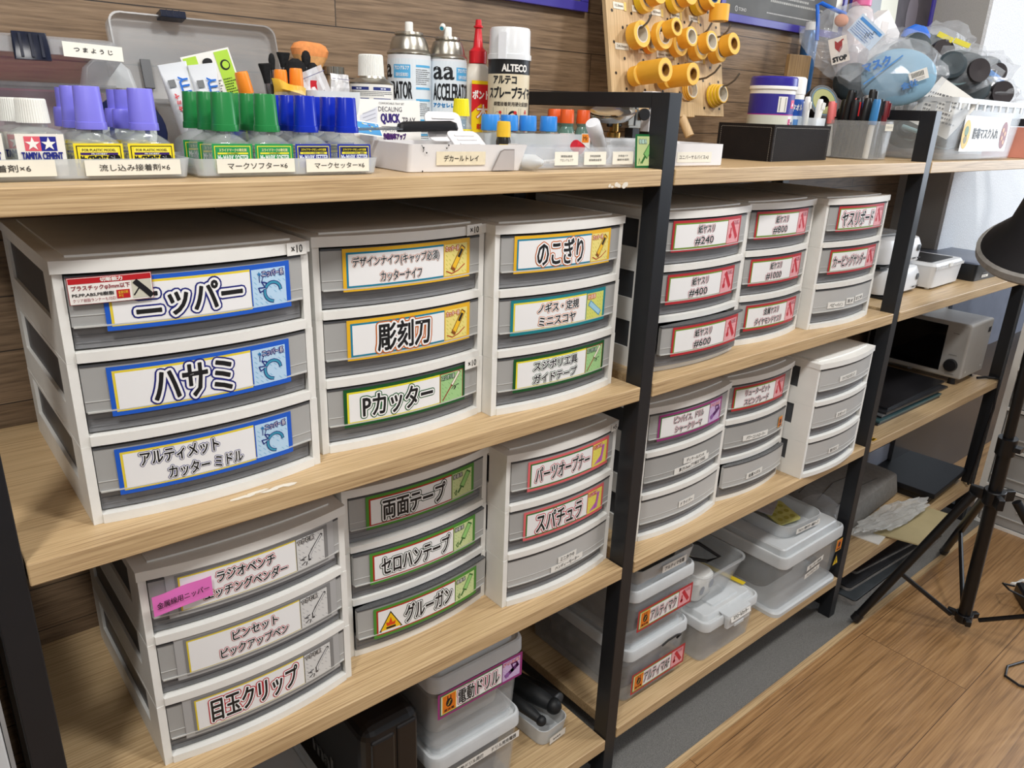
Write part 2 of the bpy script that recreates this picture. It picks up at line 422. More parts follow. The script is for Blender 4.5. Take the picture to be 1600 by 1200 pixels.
# ------------------------------------------------------------------ printed label cards
CW, CH = 0.195, 0.0535
BLUE=(28,92,205); YEL=(240,208,60); NAVY=(24,32,120)
STY = {
 'nip': dict(b=(30,92,200), i=(232,208,60), o=(26,34,120), pb=(30,92,200), p=(186,216,240), s=(140,190,224), cap='ニッパー系', pic='nipper'),
 'cut': dict(b=(232,180,36), i=(24,128,160), o=(196,104,30), pb=(232,180,36), p=(236,220,130), s=(206,196,80), cap='カッター系', pic='cutter'),
 'rul': dict(b=(22,128,138), i=(232,214,60), o=(214,124,34), pb=(22,128,138), p=(214,216,110), s=(178,196,90), cap='計測系', pic='ruler'),
 'suji': dict(b=(18,84,40), i=(232,220,50), o=(26,96,48), pb=(180,30,36), p=(160,204,140), s=(130,186,116), cap='スジボリ系', pic='scribe'),
 'grab': dict(b=(128,128,128), i=(228,204,50), o=(190,30,44), pb=(86,86,88), p=(214,214,212), s=(180,180,182), cap='つかむ系', pic='tweezer'),
 'glue': dict(b=(76,142,52), i=(178,44,34), o=(28,60,36), pb=(76,142,52), p=(206,220,160), s=(176,200,132), cap='接着系', pic='glue'),
 'open': dict(b=(222,104,110), i=(40,120,52), o=(196,40,60), pb=(206,50,70), p=(232,220,100), s=(222,208,80), cap='こじあけ系', pic='spatula'),
 'sand': dict(b=(184,44,52), i=(110,150,50), o=(190,60,90), pb=(184,44,52), p=(236,170,176), s=(226,140,150), cap='ヤスリ系', pic='file'),
 'drill': dict(b=(150,50,120), i=(60,120,60), o=(190,60,100), pb=(120,40,130), p=(206,180,220), s=(180,150,204), cap='ドリル系', pic='drill'),
}
def picture(m, kind, x0, x1, z0, z1, y):
    W = x1-x0; H = z1-z0
    def P(*q): return [(x0+a*W, z0+b*H) for a, b in q]
    y1 = y - .0003; y2 = y - .0005; w = W*.035
    if kind == 'nipper':
        tl = ink((60,150,180)); nv = ink((24,40,120))
        for c, ww, yy in ((nv, .10, y1), (tl, .06, y2)):
            m.line(P(*[(.60+.24*math.cos(R(a)), .40+.22*math.sin(R(a))) for a in range(150, 5, -18)]), W*ww, yy, c)
            m.line(P(*[(.62+.28*math.cos(R(a)), .36+.27*math.sin(R(a))) for a in range(168, 262, 13)]), W*ww, yy, c)
        m.line(P((.36,.50),(.16,.50),(.20,.38),(.36,.44)), w, y1, nv); m.line(P((.36,.50),(.26,.66),(.40,.62),(.38,.50)), w, y1, nv)
        m.line(P((.2,.66),(.2,.80),(.24,.86)), w*.7, y1, nv); m.line(P((.27,.68),(.32,.80),(.36,.82)), w*.7, y1, nv)
        for cx, cz in ((.2,.88),(.38,.84)): m.poly(P(*[(cx+(.07 if k%2==0 else .03)*math.cos(k*.628+1.57), cz+(.07 if k%2==0 else .03)*math.sin(k*.628+1.57)) for k in range(10)]), y2, ink((40,120,180)))
    elif kind == 'cutter':
        m.line(P((.38,.22),(.80,.84)), W*.22, y1, ink((120,70,20))); m.line(P((.42,.28),(.79,.82)), W*.17, y2, ink((240,190,40)))
        m.line(P((.64,.60),(.76,.78)), W*.12, y2-.0001, ink((30,28,24)))
        m.line(P((.36,.14),(.30,.30),(.42,.20),(.36,.14)), w, y2, ink((150,80,20))); m.line(P((.06,.14),(.3,.04),(.6,.12),(.9,.3)), w, y2, ink((180,60,30)))
    elif kind == 'ruler':
        m.line(P((.2,.6),(.78,.2)), W*.24, y1, ink((80,150,190))); m.line(P((.22,.58),(.76,.22)), W*.18, y2, ink((160,206,226)))
    elif kind == 'scribe':
        m.line(P((.08,.06),(.6,.66)), w*1.3, y1, ink((150,40,40))); m.line(P((.52,.56),(.86,.96)), W*.12, y1, ink((120,60,50))); m.line(P((.53,.58),(.84,.95)), W*.08, y2, ink((240,236,220)))
        m.line(P((.5,.4),(.62,.5),(.7,.42),(.6,.36),(.72,.5),(.84,.52)), w*.7, y1, K_)
    elif kind == 'tweezer':
        g = ink((60,60,62)); m.line(P((.44,.2),(.44,.34),(.58,.52),(.92,.86)), W*.10, y1, g); m.line(P((.455,.24),(.455,.35),(.6,.52),(.9,.84)), W*.05, y2, ink((220,220,220)))
        for a in ((.1,.3,.24,.26),(.14,.12,.27,.18),(.3,.06,.33,.16)): m.line(P((a[0],a[1]),(a[2],a[3])), w, y1, g)
        m.line(P((.16,.3),(.3,.34)), w, y1, g)
    elif kind == 'glue':
        g = ink((60,110,50)); m.line(P((.52,.42),(.80,.84)), W*.26, y1, g); m.line(P((.54,.45),(.78,.81)), W*.20, y2, ink((150,206,120)))
        m.line(P((.30,.18),(.50,.42)), W*.09, y1, g); m.line(P((.16,.08),(.1,.2),(.2,.3),(.2,.1)), w, y1, g)
    elif kind == 'spatula':
        m.poly(P((.08,.06),(.7,.10),(.84,.86),(.66,.84),(.58,.40)), y1, ink((196,110,190))); m.line(P((.5,.1),(.62,.5),(.72,.85)), w, y2, ink((150,70,150)))
    elif kind == 'file':
        rd = ink((196,40,56)); m.line(P((.34,.84),(.80,.24)), W*.22, y1, rd); m.disc(x0+W*.24, z0+H*.3, W*.12, y1, rd); m.line(P((.24,.3),(.26,.62)), W*.10, y1, rd)
    elif kind == 'drill':
        pu = ink((84,24,96)); m.line(P((.2,.24),(.55,.40),(.86,.56)), W*.22, y1, pu); m.line(P((.6,.5),(.5,.78),(.82,.74),(.86,.5)), W*.08, y1, pu); m.disc(x0+W*.26, z0+H*.26, W*.14, y2, ink((140,90,160)))
def card(style, lines, W=CW, H=CH, warn=None, big=True, sticker=None):
    """one printed card: x 0..W, z 0..H, facing -y"""
    s = STY[style]; m = MB(); bw = H*.085
    cell = H*.94 if style != 'x' else 0
    px1 = W - bw*1.25; px0 = px1 - (H - 2.5*bw)*.98
    if style in ('grab',): bw *= .7
    m.rect(0, W, 0, H, 0, ink(s['b']), 24)
    wx0, wx1 = bw, px0 - bw*.35
    m.rect(wx0, wx1, bw, H-bw, -.0003, ink(s['i']), 20)
    k = bw*.55
    m.rect(wx0+k, wx1-k*.2, bw+k, H-bw-k, -.0006, ink((240,240,240)), 20)
    m.rect(px0 - bw*.2, px1 + bw*.2, bw*1.05, H-bw*1.05, -.0003, ink(s['pb']), 4)
    m.rect(px0, px1, bw*1.25, H-bw*1.25, -.0006, ink(s['p']), 4)
    rr = random.Random(len(lines[0])); st = ink(s['s'])
    n = 7
    for a in range(n):
        for c in range(n):
            if rr.random() < .25: continue
            xx = px0 + (px1-px0)*(a+.3)/n; zz = bw*1.4 + (H-2.8*bw)*(c+.75)/n; q = (px1-px0)/n
            if zz - q*.5 < bw*1.25: continue
            m.poly([(xx, zz), (xx+q*.22, zz), (min(xx+q*.7, px1), zz-q*.5), (min(xx+q*.48, px1), zz-q*.5)], -.0008, st)
    picture(m, s['pic'], px0+.001, px1-.001, bw*1.4, H-bw*1.4, -.0010)
    cx0 = px0 + (px1-px0)*(.30 if s['cap'] in ('ニッパー系',) else .04); cx1 = px1 - (px1-px0)*.06
    if s['cap'] in ('カッター系','スジボリ系','こじあけ系','つかむ系'): cx1 = px0 + (px1-px0)*.62
    if s['cap'] in ('計測系', '接着系'): cx1 = px0 + (px1-px0)*.5
    if s['cap'] in ('ヤスリ系',): cx0 = px0 + (px1-px0)*.45
    cz1 = H - bw*1.7; cz0 = cz1 - H*.13
    m.text(s['cap'], cx0, cx1, cz0, cz1, -.0014, ink(s['o'] if style != 'grab' else (60,60,60)), off=H*.018)
    m.text(s['cap'], cx0, cx1, cz0, cz1, -.0018, ink((244,240,236)), off=0.0)
    X0, X1 = wx0 + H*.10, wx1 - H*.10
    if warn == 'flame':
        c = wx0 + H*.42; a = H*.36
        m.poly([(c-a, H*.17), (c+a, H*.17), (c, H*.80)], -.0009, K_); m.poly([(c-a*.86, H*.20), (c+a*.86, H*.20), (c, H*.74)], -.0012, ink((244,196,20)))
        m.poly([(c-H*.12, H*.32), (c+H*.12, H*.32), (c+H*.15, H*.44), (c+H*.05, H*.40), (c, H*.60), (c-H*.06, H*.42), (c-H*.15, H*.46)], -.0015, ink((220,70,20)))
        m.rect(c-a*.4, c+a*.4, H*.225, H*.29, -.0015, K_)
        X0 = c + a + H*.06
    if warn == 'plug':
        c = wx0 + H*.36; a = H*.28
        m.rect(c-a, c+a, H*.14, H*.86, -.0009, ink((236,190,70))); m.rect(c-a*.88, c+a*.88, H*.17, H*.83, -.0012, ink((226,120,30)))
        m.disc(c, H*.52, H*.13, -.0015, K_, rz=H*.17); m.line([(c-H*.06, H*.66), (c-H*.06, H*.78)], H*.035, -.0015, K_); m.line([(c+H*.06, H*.66), (c+H*.06, H*.78)], H*.035, -.0015, K_)
        m.line([(c+.2*a, H*.60), (c-.1*a, H*.52), (c+.1*a, H*.52), (c-.2*a, H*.43)], H*.03, -.0018, ink((236,190,70)))
        m.text('要充電', c-a*.7, c+a*.7, H*.20, H*.30, -.0015, K_, off=.0001)
        X0 = c + a + H*.05
    oc = ink(s['o']); wh = ink((246,246,246))
    for (tx, a0, a1, h0, h1) in lines:
        q0, q1 = X0 + (X1-X0)*a0, X0 + (X1-X0)*a1; g0, g1 = H*h0, H*h1
        hh = g1 - g0; nch = max(len(tx), 1); cwid = (q1-q0)/nch
        r = min(hh, cwid); sm = .88 if len(lines) > 1 else 1.0
        m.text(tx, q0, q1, g0, g1, -.0011, oc, off=r*.190*sm); m.text(tx, q0, q1, g0, g1, -.0016, wh, off=r*.125*sm); m.text(tx, q0, q1, g0, g1, -.0020, K_, off=r*.032*sm)
    m.bend(lambda p: (p[0], p[1]*.42, p[2]))
    return m
def sticker(tx, W, H, off=.00012, hand=True, col=None, pad=.1):
    m = MB(); m.rect(0, W, 0, H, 0, col or M_paper, 6)
    for i, t in enumerate(tx.split('|')):
        n = len(tx.split('|')); h = H/n
        m.text(t, W*pad, W*(1-pad), H - h*(i+1) + h*.2, H - h*i - h*.2, -.0004, K_, off=off, fit='stretch')
    return m

# ------------------------------------------------------------------ the drawer unit
UW, UH, UD = 0.262, 0.283, 0.315
def bow(x, w=UW, b=0.016): 
    u = (x - w/2)/(w/2); return b*(1 - u*u)
def curved(m, x0, x1, z0, z1, y0, y1, mt, n=14, w=UW, b=0.016, lip=0.0):
    """solid whose front follows the bowed front; y0 offset from bow line, y1 absolute back"""
    vs = []; fs = []
    for i in range(n+1):
        x = x0 + (x1-x0)*i/n; yf = -bow(x, w, b) + y0
        vs += [(x, yf, z0), (x, yf, z1), (x, y1, z1 + lip), (x, y1, z0)]
    for i in range(n):
        a, c = 4*i, 4*i+4
        fs += [(a, c, c+1, a+1), (a+1, c+1, c+2, a+2), (a+2, c+2, c+3, a+3), (a+3, c+3, c, a)]
    fs += [(0, 1, 2, 3), (4*n+3, 4*n+2, 4*n+1, 4*n)]
    return m.add(vs, fs, mt, True)
MODH = 0.0905
def case_mesh(mt):
    m = MB(); ps = .0095
    for k in range(3):
        zb = k*MODH - (0.0 if k else 0); zt = zb + MODH - (0.0003)
        e = .0012*(k)            # each module sits a hair inside the one below
        for sx in (0, 1):
            xa, xb = (0 + .0003*k, ps) if sx == 0 else (UW-ps, UW - .0003*k)
            # front post, slightly splayed
            m.box(xa, xb, .0008*k, .046, zb, zt, mt)
            m.box(xa, xb, UD-.034, UD, zb, zt, mt)
            # side rail with a sloped top
            x_o = xa if sx == 0 else xb; x_i = xb if sx == 0 else xa
            m.box(min(x_o,x_i), max(x_o,x_i), .046, UD-.034, zb, zb+.036, mt)
            m.box(min(x_o,x_i), max(x_o,x_i), .046, UD-.034, zt-.005, zt, mt)
        curved(m, ps, UW-ps, zb, zb+.0105, .0012*0, .05, mt, lip=-.002)
        m.box(ps, UW-ps, UD-.006, UD, zb, zt, mt)
    # top cap
    z = 3*MODH
    curved(m, -.0010, UW+.0010, z, z+.0125, -.001, UD, mt)
    return m
def cap_plate(mt):
    m = MB(); z = 3*MODH + .0125
    # raised inner plate with rounded front edge
    curved(m, .016, UW-.016, z, z+.0022, .016, UD-.02, mt, b=.010)
    return m
def drawer_mesh(mt, mt2):
    m = MB(); x0, x1 = .0105, UW-.0105; H = MODH - .0125     # z from 0 (bottom rail top) up to H
    curved(m, x0, x1, .0255, H-.0015, .0025, .0065, mt)        # main face
    curved(m, x0+.001, x1-.001, .0245, .0262, .0010, .0065, M_frostl)   # bright lip line
    curved(m, x0, x1, .0365, .0372, .0019, .0065, M_frostl)
    curved(m, x0, x1, H-.004, H-.0015, .0018, .0065, mt2)
    curved(m, x0+.001, x1-.001, .001, .0255, .0105, .018, M_rec)   # recessed lower face (finger grip)
    curved(m, x0+.002, x1-.002, .0065, .0078, .0096, .018, M_rec)
    curved(m, x0+.002, x1-.002, .0135, .0145, .0098, .018, M_rec)
    pass
    # body
    m.box(x0+.001, x0+.0028, .018, UD-.02, .002, H-.012, mt2); m.box(x1-.0028, x1-.001, .018, UD-.02, .002, H-.012, mt2)
    m.box(x0+.001, x1-.001, UD-.022, UD-.02, .002, H-.012, mt2); m.box(x0+.001, x1-.001, .018, UD-.02, .001, .0025, mt2)
    return m
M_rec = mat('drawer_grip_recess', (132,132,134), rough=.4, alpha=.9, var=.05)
M_frostl = mat('frosted_edge', (206,206,202), rough=0.35, alpha=0.9, var=0.02)
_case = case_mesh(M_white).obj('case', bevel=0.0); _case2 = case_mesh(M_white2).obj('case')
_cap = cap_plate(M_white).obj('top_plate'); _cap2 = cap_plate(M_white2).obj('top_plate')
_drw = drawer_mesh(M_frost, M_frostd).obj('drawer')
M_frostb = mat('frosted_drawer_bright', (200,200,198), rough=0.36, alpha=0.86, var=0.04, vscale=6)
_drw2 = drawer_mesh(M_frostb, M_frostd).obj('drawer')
_side = MB()
_side.box(.004, .0055, .046, UD-.034, .034, 3*MODH-.004, M_frostd)
_side = _side.obj('side_panel')
for o in (_case, _case2, _cap, _cap2, _drw, _drw2, _side): COL.objects.unlink(o)
ROWN = ('top', 'middle', 'bottom')
def unit(label, x, y, z, rz, cards, pulls=(0,0,0), bright=False, group='three-drawer towers on the rack', extra=None, sc=(1,1,1)):
    t = thing('drawer_tower', label, 'drawer tower', (x, y, z + .0002), rz, group); t.scale = sc
    for src in ((_case2 if bright else _case), (_cap2 if bright else _cap), _side):
        c = src.copy(); COL.objects.link(c); c.parent = t
    c = _side.copy(); COL.objects.link(c); c.parent = t; c.location.x = UW - .0095
    for k in range(3):                      # top row first
        d = (_drw2 if bright or k in ((2,) if not cards[k] or cards[k][0] == 's' else ()) else _drw).copy(); COL.objects.link(d); d.parent = t
        d.location = (0, -pulls[k], (2-k)*MODH + .0112)
        cd = cards[k]
        if cd is None: continue
        if cd[0] == 's':
            for (tx, sx, sz, w, h) in cd[1]:
                m = sticker(tx, w, h, off=.00008, pad=.12)
                m.bend(lambda p, sx=sx, sz=sz: (p[0]+sx, p[1] - bow(p[0]+sx) + .0012, p[2] + sz + (p[0])*random.Random(sx).uniform(-.06,.06)))
                m.obj('handwritten_sticker', d)
            if len(cd) > 2: cd[2](d)
        else:
            m = card(*cd[:2], **(cd[2] if len(cd) > 2 else {}))
            dx, dz, sl = cd[3] if len(cd) > 3 else (.036, .0235, 0)
            if cd[0] == 'grab':
                m2 = MB(); m2.rect(-.010, CW+.010, -.003, CH+.003, .0004, ink((172,172,172)), 24); m2.rect(-.0105, CW+.0105, -.0035, CH+.0035, .0008, ink((150,150,152)), 24)
                for vv, ff, mm in ((m2.v, m2.f, None),):
                    o_ = len(m.v); m.v += m2.v
                    for f_, mi_ in zip(m2.f, m2.mi): m.f.append(tuple(o_+q for q in f_)); m.mi.append(m.m(m2.mats[mi_])); m.sm.append(False)
            m.bend(lambda p: (p[0]+dx, p[1] - bow(p[0]+dx) + .0012, p[2] + dz + p[0]*sl))
            lb = m.obj('label_card', d)
    if extra: extra(t)
    return t
L1 = lambda tx, a=.10, b=.90, h0=.26, h1=.74: [(tx, a, b, h0, h1)]
L2 = lambda a, b, ax=(.12,.88), bx=(.22,.78): [(a, ax[0], ax[1], .56, .82), (b, bx[0], bx[1], .18, .44)]
def x10(px, pz, tx='×10', w=.026, h=.0145, nm='price_tag'):
    def f(t):
        m = sticker(tx, w, h, off=.0001, pad=.22); m.bend(lambda p: (p[0]+px, p[1] - bow(p[0]+px) - .0024, p[2]+pz)); m.obj('count_sticker', t)
    return f
def redsticker(t):
    m = MB(); W, H = .074, .027
    m.rect(0, W, 0, H, 0, ink((150,40,44)), 8); m.rect(.0006, W-.0006, .0006, H-.0006, -.0003, ink((244,240,234)), 8)
    m.rect(.001, W-.001, H*.76, H-.001, -.0005, ink((188,28,36)), 8)
    m.text('切断能力', W*.38, W*.64, H*.80, H*.94, -.0007, ink((244,240,234)), off=.00018)
    m.text('プラスチックφ3mm以下', W*.04, W*.72, H*.50, H*.70, -.0007, ink((150,30,50)), off=.0001)
    m.text('PS,PP,ABS,PE樹脂', W*.04, W*.52, H*.29, H*.43, -.0007, K_, off=.0001); m.text('クリア樹脂ランナーも対応!', W*.04, W*.54, H*.10, H*.23, -.0007, ink((150,40,60)))
    m.rect(W*.55, W*.71, H*.12, H*.44, -.0006, ink((188,28,36))); m.text('金属切断|不可'.replace('|','\n'), W*.57, W*.69, H*.16, H*.40, -.0008, ink((250,220,60)))
    m.rect(W*.74, W-.0015, H*.08, H*.74, -.0006, ink((206,204,186))); m.line([(W*.80,H*.66),(W*.9,H*.36),(W*.96,H*.16)], H*.20, -.0008, K_); m.line([(W*.76,H*.2),(W*.84,H*.5)], H*.05, -.0008, K_)
    m.bend(lambda p: (p[0]+.011, p[1] - bow(p[0]+.011) - .0022, p[2] + 2*MODH + .0595 + p[0]*.02)); m.obj('price_sticker', t)
def pinknote(t):
    m = MB(); n = 10; W, H = .066, .027; pk = mat('pink_note', (236,120,200), rough=.6, var=.02)
    vs = []; fs = []
    for i in range(n+1):
        u = i/n; yy = -.004 - .006*(1-u)**2
        vs += [(W*u, yy, 0.0), (W*u, yy-.001*math.sin(u*9), H)]
    fs = [(2*i, 2*i+2, 2*i+3, 2*i+1) for i in range(n)]
    m.add(vs, fs, pk, True); m.text('金属線用ニッパー', W*.06, W*.94, H*.34, H*.66, -.0128, K_, off=.00008)
    m.v = [(x, (y if y > -.0128 else -.004 - .006*(1-min(max(x/W,0),1))**2 - .0012 - .001), z) for x, y, z in m.v]
    m.bend(lambda p: (p[0]+.010, p[1] - bow(p[0]+.010), p[2] + 2*MODH + .0455 + p[0]*.08)); m.obj('sticky_note', t)
def both(*fs):
    def f(t):
        for g in fs: g(t)
    return f
# ---- left bay, upper shelf
unit('white three-drawer tower with blue nipper and scissors labels', .070, .043, Z1, 0,
     [('nip', L1('ニッパー', .14, .96, .20, .78), {}, (.040,.0190,.0)), ('nip', L1('ハサミ', .24, .86, .16, .84), {}, (.033,.0185,0)), ('nip', [('アルティメット', .10, .72, .55, .84), ('カッター ミドル', .30, .92, .16, .44)], {}, (.029,.0185,0))],
     extra=both(redsticker, x10(.232, 3*MODH - .0015)))
unit('white three-drawer tower with yellow knife labels and a green one below', .346, .064, Z1, .3,
     [('cut', [('デザインナイフ(キャップ必須)', .02, .98, .54, .80), ('カッターナイフ', .30, .76, .18, .42)], {}, (.036,.022,0)), ('cut', L1('彫刻刀', .24, .84, .16, .84), {}, (.038,.022,0)), ('suji', L1('Pカッター', .12, .94, .20, .80), {}, (.030,.0205,0))],
     extra=both(x10(.222, 3*MODH - .0005, w=.030), x10(.222, MODH*.86, w=.030, h=.0155)))
unit('white three-drawer tower labelled for saws, calipers and scribing tools', .609, .043, Z1, 0,
     [('cut', L1('のこぎり', .22, .90, .16, .84), {}, (.030,.022,0)), ('rul', L2('ノギス・定規', 'ミニスコヤ', (.28,.90), (.30,.86)), {}, (.028,.020,0)), ('suji', L2('スジボリ工具', 'ガイドテープ', (.20,.88), (.20,.88)), {}, (.036,.020,0))])
# ---- left bay, middle shelf
unit('white three-drawer tower with grey tweezer labels and a pink note', .1025, .045, Z2, .6,
     [('grab', L2('ラジオペンチ', 'エッチングベンダー', (.28,.82), (.16,.94)), {}, (.038,.022,0)), ('grab', L2('ピンセット', 'ピックアップペン', (.36,.80), (.24,.90)), {}, (.038,.022,0)), ('grab', L1('目玉クリップ', .10, .96, .18, .82), {}, (.038,.022,0))],
     extra=pinknote)
unit('white three-drawer tower with green tape and glue-gun labels', .3795, .084, Z2, .8,
     [('glue', L1('両面テープ', .12, .94, .20, .80), {}, (.034,.021,0)), ('glue', L1('セロハンテープ', .06, .98, .22, .78), {}, (.034,.021,0)), ('glue', L1('グルーガン', .02, .98, .22, .80), {'warn': 'flame'}, (.034,.018,0))], pulls=(0,.006,.012))
unit('white three-drawer tower with pink part-opener and spatula labels', .643, .041, Z2, 0,
     [('open', L1('パーツオープナー', .04, .98, .26, .76), {}, (.040,.018,0)), ('open', L1('スパチュラ', .12, .92, .18, .82), {}, (.036,.018,0)), ('s', [('ミニホウキ', .116, .040, .046, .0125), ('ハンディーモーター', .100, .026, .080, .0125)])],
     extra=x10(.236, 3*MODH - .002, tx='×5', w=.022, h=.013), sc=(.968,1,1))
# ---- middle bay, upper shelf
unit('white three-drawer tower labelled sandpaper 240, 400 and 600', .963, .047, Z1, 0,
     [('sand', L2('紙ヤスリ', '#240', (.38,.72), (.34,.72)), {}, (.030,.022,0)), ('sand', L2('紙ヤスリ', '#400', (.38,.72), (.34,.72)), {}, (.030,.020,0)), ('sand', L2('紙ヤスリ', '#600', (.34,.70), (.34,.70)), {}, (.034,.020,0))], pulls=(0,0,.020))
unit('white three-drawer tower labelled sandpaper 800, 1000 and metal files', 1.2400, .060, Z1, 0,
     [('sand', L2('紙ヤスリ', '#800', (.38,.72), (.34,.72)), {}, (.024,.022,0)), ('sand', L2('紙ヤスリ', '#1000', (.40,.72), (.32,.74)), {}, (.026,.020,0)), ('sand', L2('金属ヤスリ', 'ダイヤモンドヤスリ', (.36,.78), (.16,.90)), {}, (.026,.018,0))], pulls=(0,0,.004), sc=(.925,1,1))
unit('white three-drawer tower with two sanding labels and three handwritten slips below', 1.497, .041, Z1, -1.5,
     [('sand', L1('ヤスリボード', .04, .98, .22, .78), {}, (.036,.022,0)), ('sand', L1('カービングサンダー', .02, 1.0, .28, .72), {}, (.034,.020,0)), ('s', [('ベビーパイン', .055, .032, .064, .0145), ('耳ダ', .124, .035, .034, .0145), ('まとめ', .164, .036, .040, .0145)])])
# ---- middle bay, middle shelf
def plugsticker(d):
    m = MB(); m.rect(0, .022, 0, .026, 0, ink((236,196,80)), 3); m.rect(.0012, .0208, .0012, .0248, -.0003, ink((228,120,36)), 3)
    m.disc(.011, .014, .0048, -.0005, K_, rz=.006); m.rect(.004, .018, .003, .0058, -.0005, K_)
    m.bend(lambda p: (p[0]+.212, p[1]-bow(p[0]+.212)+.001, p[2]+.033)); m.obj('plug_sticker', d)
unit('white three-drawer tower with a purple pin-vice label on its top drawer', .982, .047, Z2, 0,
     [('drill', L2('ピンバイス、ドリル', 'シャークリーマ', (.22,.88), (.26,.86)), {}, (.030,.019,0)), ('s', [('ディテールパンチ', .110, .044, .078, .0135), ('厚さ0.3mmプラ板まで対応', .086, .026, .112, .0135)]), ('s', [('ドライバー', .112, .036, .050, .0145)])])
unit('white three-drawer tower with a red router-bit label on its top drawer', 1.2465, .056, Z2, -1.0,
     [('sand', L2('リュータービット', 'スピンブレード', (.20,.86), (.20,.86)), {}, (.020,.019,0)), ('s', [('パワーコントローラー', .066, .034, .096, .0135)], plugsticker), ('s', [('金属メダル', .086, .032, .060, .0145)])], pulls=(0,.003,.012), sc=(.93,1,1))
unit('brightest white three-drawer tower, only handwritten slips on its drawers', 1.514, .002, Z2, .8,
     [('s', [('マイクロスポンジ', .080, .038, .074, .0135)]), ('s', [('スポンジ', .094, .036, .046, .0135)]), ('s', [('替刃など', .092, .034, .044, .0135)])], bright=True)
for o in (_case, _case2, _cap, _cap2, _drw, _drw2, _side): bpy.data.objects.remove(o)
# ------------------------------------------------------------------ helpers for small goods
def tub(m, w, d, h, r, mt, taper=0.0, wall=0.0016, z0=0.0, rim=0.0, floor=0.002, cx=0, cy=0):
    """open rounded container centred on cx,cy"""
    W1, D1 = w*(1-taper), d*(1-taper)
    s = [(z0, W1-.004, D1-.004, r), (z0+.002, W1, D1, r), (z0+h-(.004 if rim else 0), w, d, r)]
    if rim: s += [(z0+h-.004, w+rim*2, d+rim*2, r+rim), (z0+h, w+rim*2, d+rim*2, r+rim)]
    s += [(z0+h, w-2*wall, d-2*wall, r), (z0+floor+.001, W1-2*wall, D1-2*wall, r), (z0+floor, W1-2*wall-.004, D1-2*wall-.004, r)]
    s = [q + (cx, cy) for q in s]
    m.loft(s, mt, True, True)
    return m
def wrap(m, r, a0=-90, cx=0, cy=0):
    A = R(a0)
    return m.bend(lambda p: (cx + (r - p[1])*math.cos(A + p[0]/r), cy + (r - p[1])*math.sin(A + p[0]/r), p[2]))
def fine(m, x0, x1, z0, z1, rows, y, mt, seed=1, th=.45, fill=.9):
    """rows of small printed characters"""
    rr = random.Random(seed); h = (z1-z0)/rows
    for i in range(rows):
        x = x0; e = x0 + (x1-x0)*rr.uniform(.6, 1)*fill/.9
        while x < min(e, x1):
            w = h*rr.uniform(.25, .7); m.rect(x, min(x+w, x1), z1-h*(i+.75), z1-h*(i+.75)+h*th, y, mt); x += w + h*.22
    return m
# ---- small glue bottles -------------------------------------------------
def glass_body(w, d, h, neck, hz):
    m = MB(); r = .006
    m.loft([(0, w-.004, d-.004, r), (.002, w, d, r), (h, w, d, r), (h+.004, w*.86, d*.86, r*1.4), (hz-.004, neck*2.1, neck*2.1, neck), (hz, neck*2, neck*2, neck)], M_glass)
    m.loft([(.003, w-.006, d-.006, r), (h*.55, w-.006, d-.006, r)], M_liq)
    return m
M_liq = mat('solvent_liquid', (196,200,196), rough=.1, alpha=.35, var=0)
def lab(W, H, bg, items, d, z):
    m = MB(); m.rect(-W/2, W/2, 0, H, 0, ink(bg), 2)
    for it in items:
        if it[0] == 'r': m.rect(it[1]*W-W/2, it[2]*W-W/2, it[3]*H, it[4]*H, -.0002*it[6] if len(it) > 6 else -.0002, ink(it[5]))
        if it[0] == 't': m.text(it[1], it[2]*W-W/2, it[3]*W-W/2, it[4]*H, it[5]*H, -.0007, ink(it[6]), off=it[7] if len(it) > 7 else .00008)
        if it[0] == 's':
            cx, cz, rr_ = it[1]*W-W/2, it[2]*H, it[3]*H
            m.poly([(cx + (rr_ if k % 2 == 0 else rr_*.40)*math.sin(k*math.pi/5), cz + (rr_ if k % 2 == 0 else rr_*.40)*math.cos(k*math.pi/5)) for k in range(10)], -.0006, ink((244,240,236)))
    m.bend(lambda p: (p[0], p[1] - d/2 - .0004, p[2]+z))
    return m
M_purple = mat('violet_cap', (128,124,226), rough=.35, var=.02); M_green = mat('green_cap', (36,128,66), rough=.3, var=.02); M_bluec = mat('blue_cap', (16,44,178), rough=.25, var=.03)
def tall_cap(mt, h=.0385, low=False):
    m = MB()
    if low: m.loft([(0,.0265,.0225,.009),(.001,.027,.023,.009),(.016,.0255,.0215,.009),(.0185,.024,.020,.009),(.0185,.019,.017,.008),(.037,.018,.016,.008)], mt, T=None)
    else: m.loft([(0,.0265,.0225,.009),(.001,.0268,.0228,.009),(.0065,.0262,.0222,.009),(.0068,.0252,.0212,.009),(h-.001,.0225,.0185,.008),(h,.0218,.0178,.008)], mt)
    return m
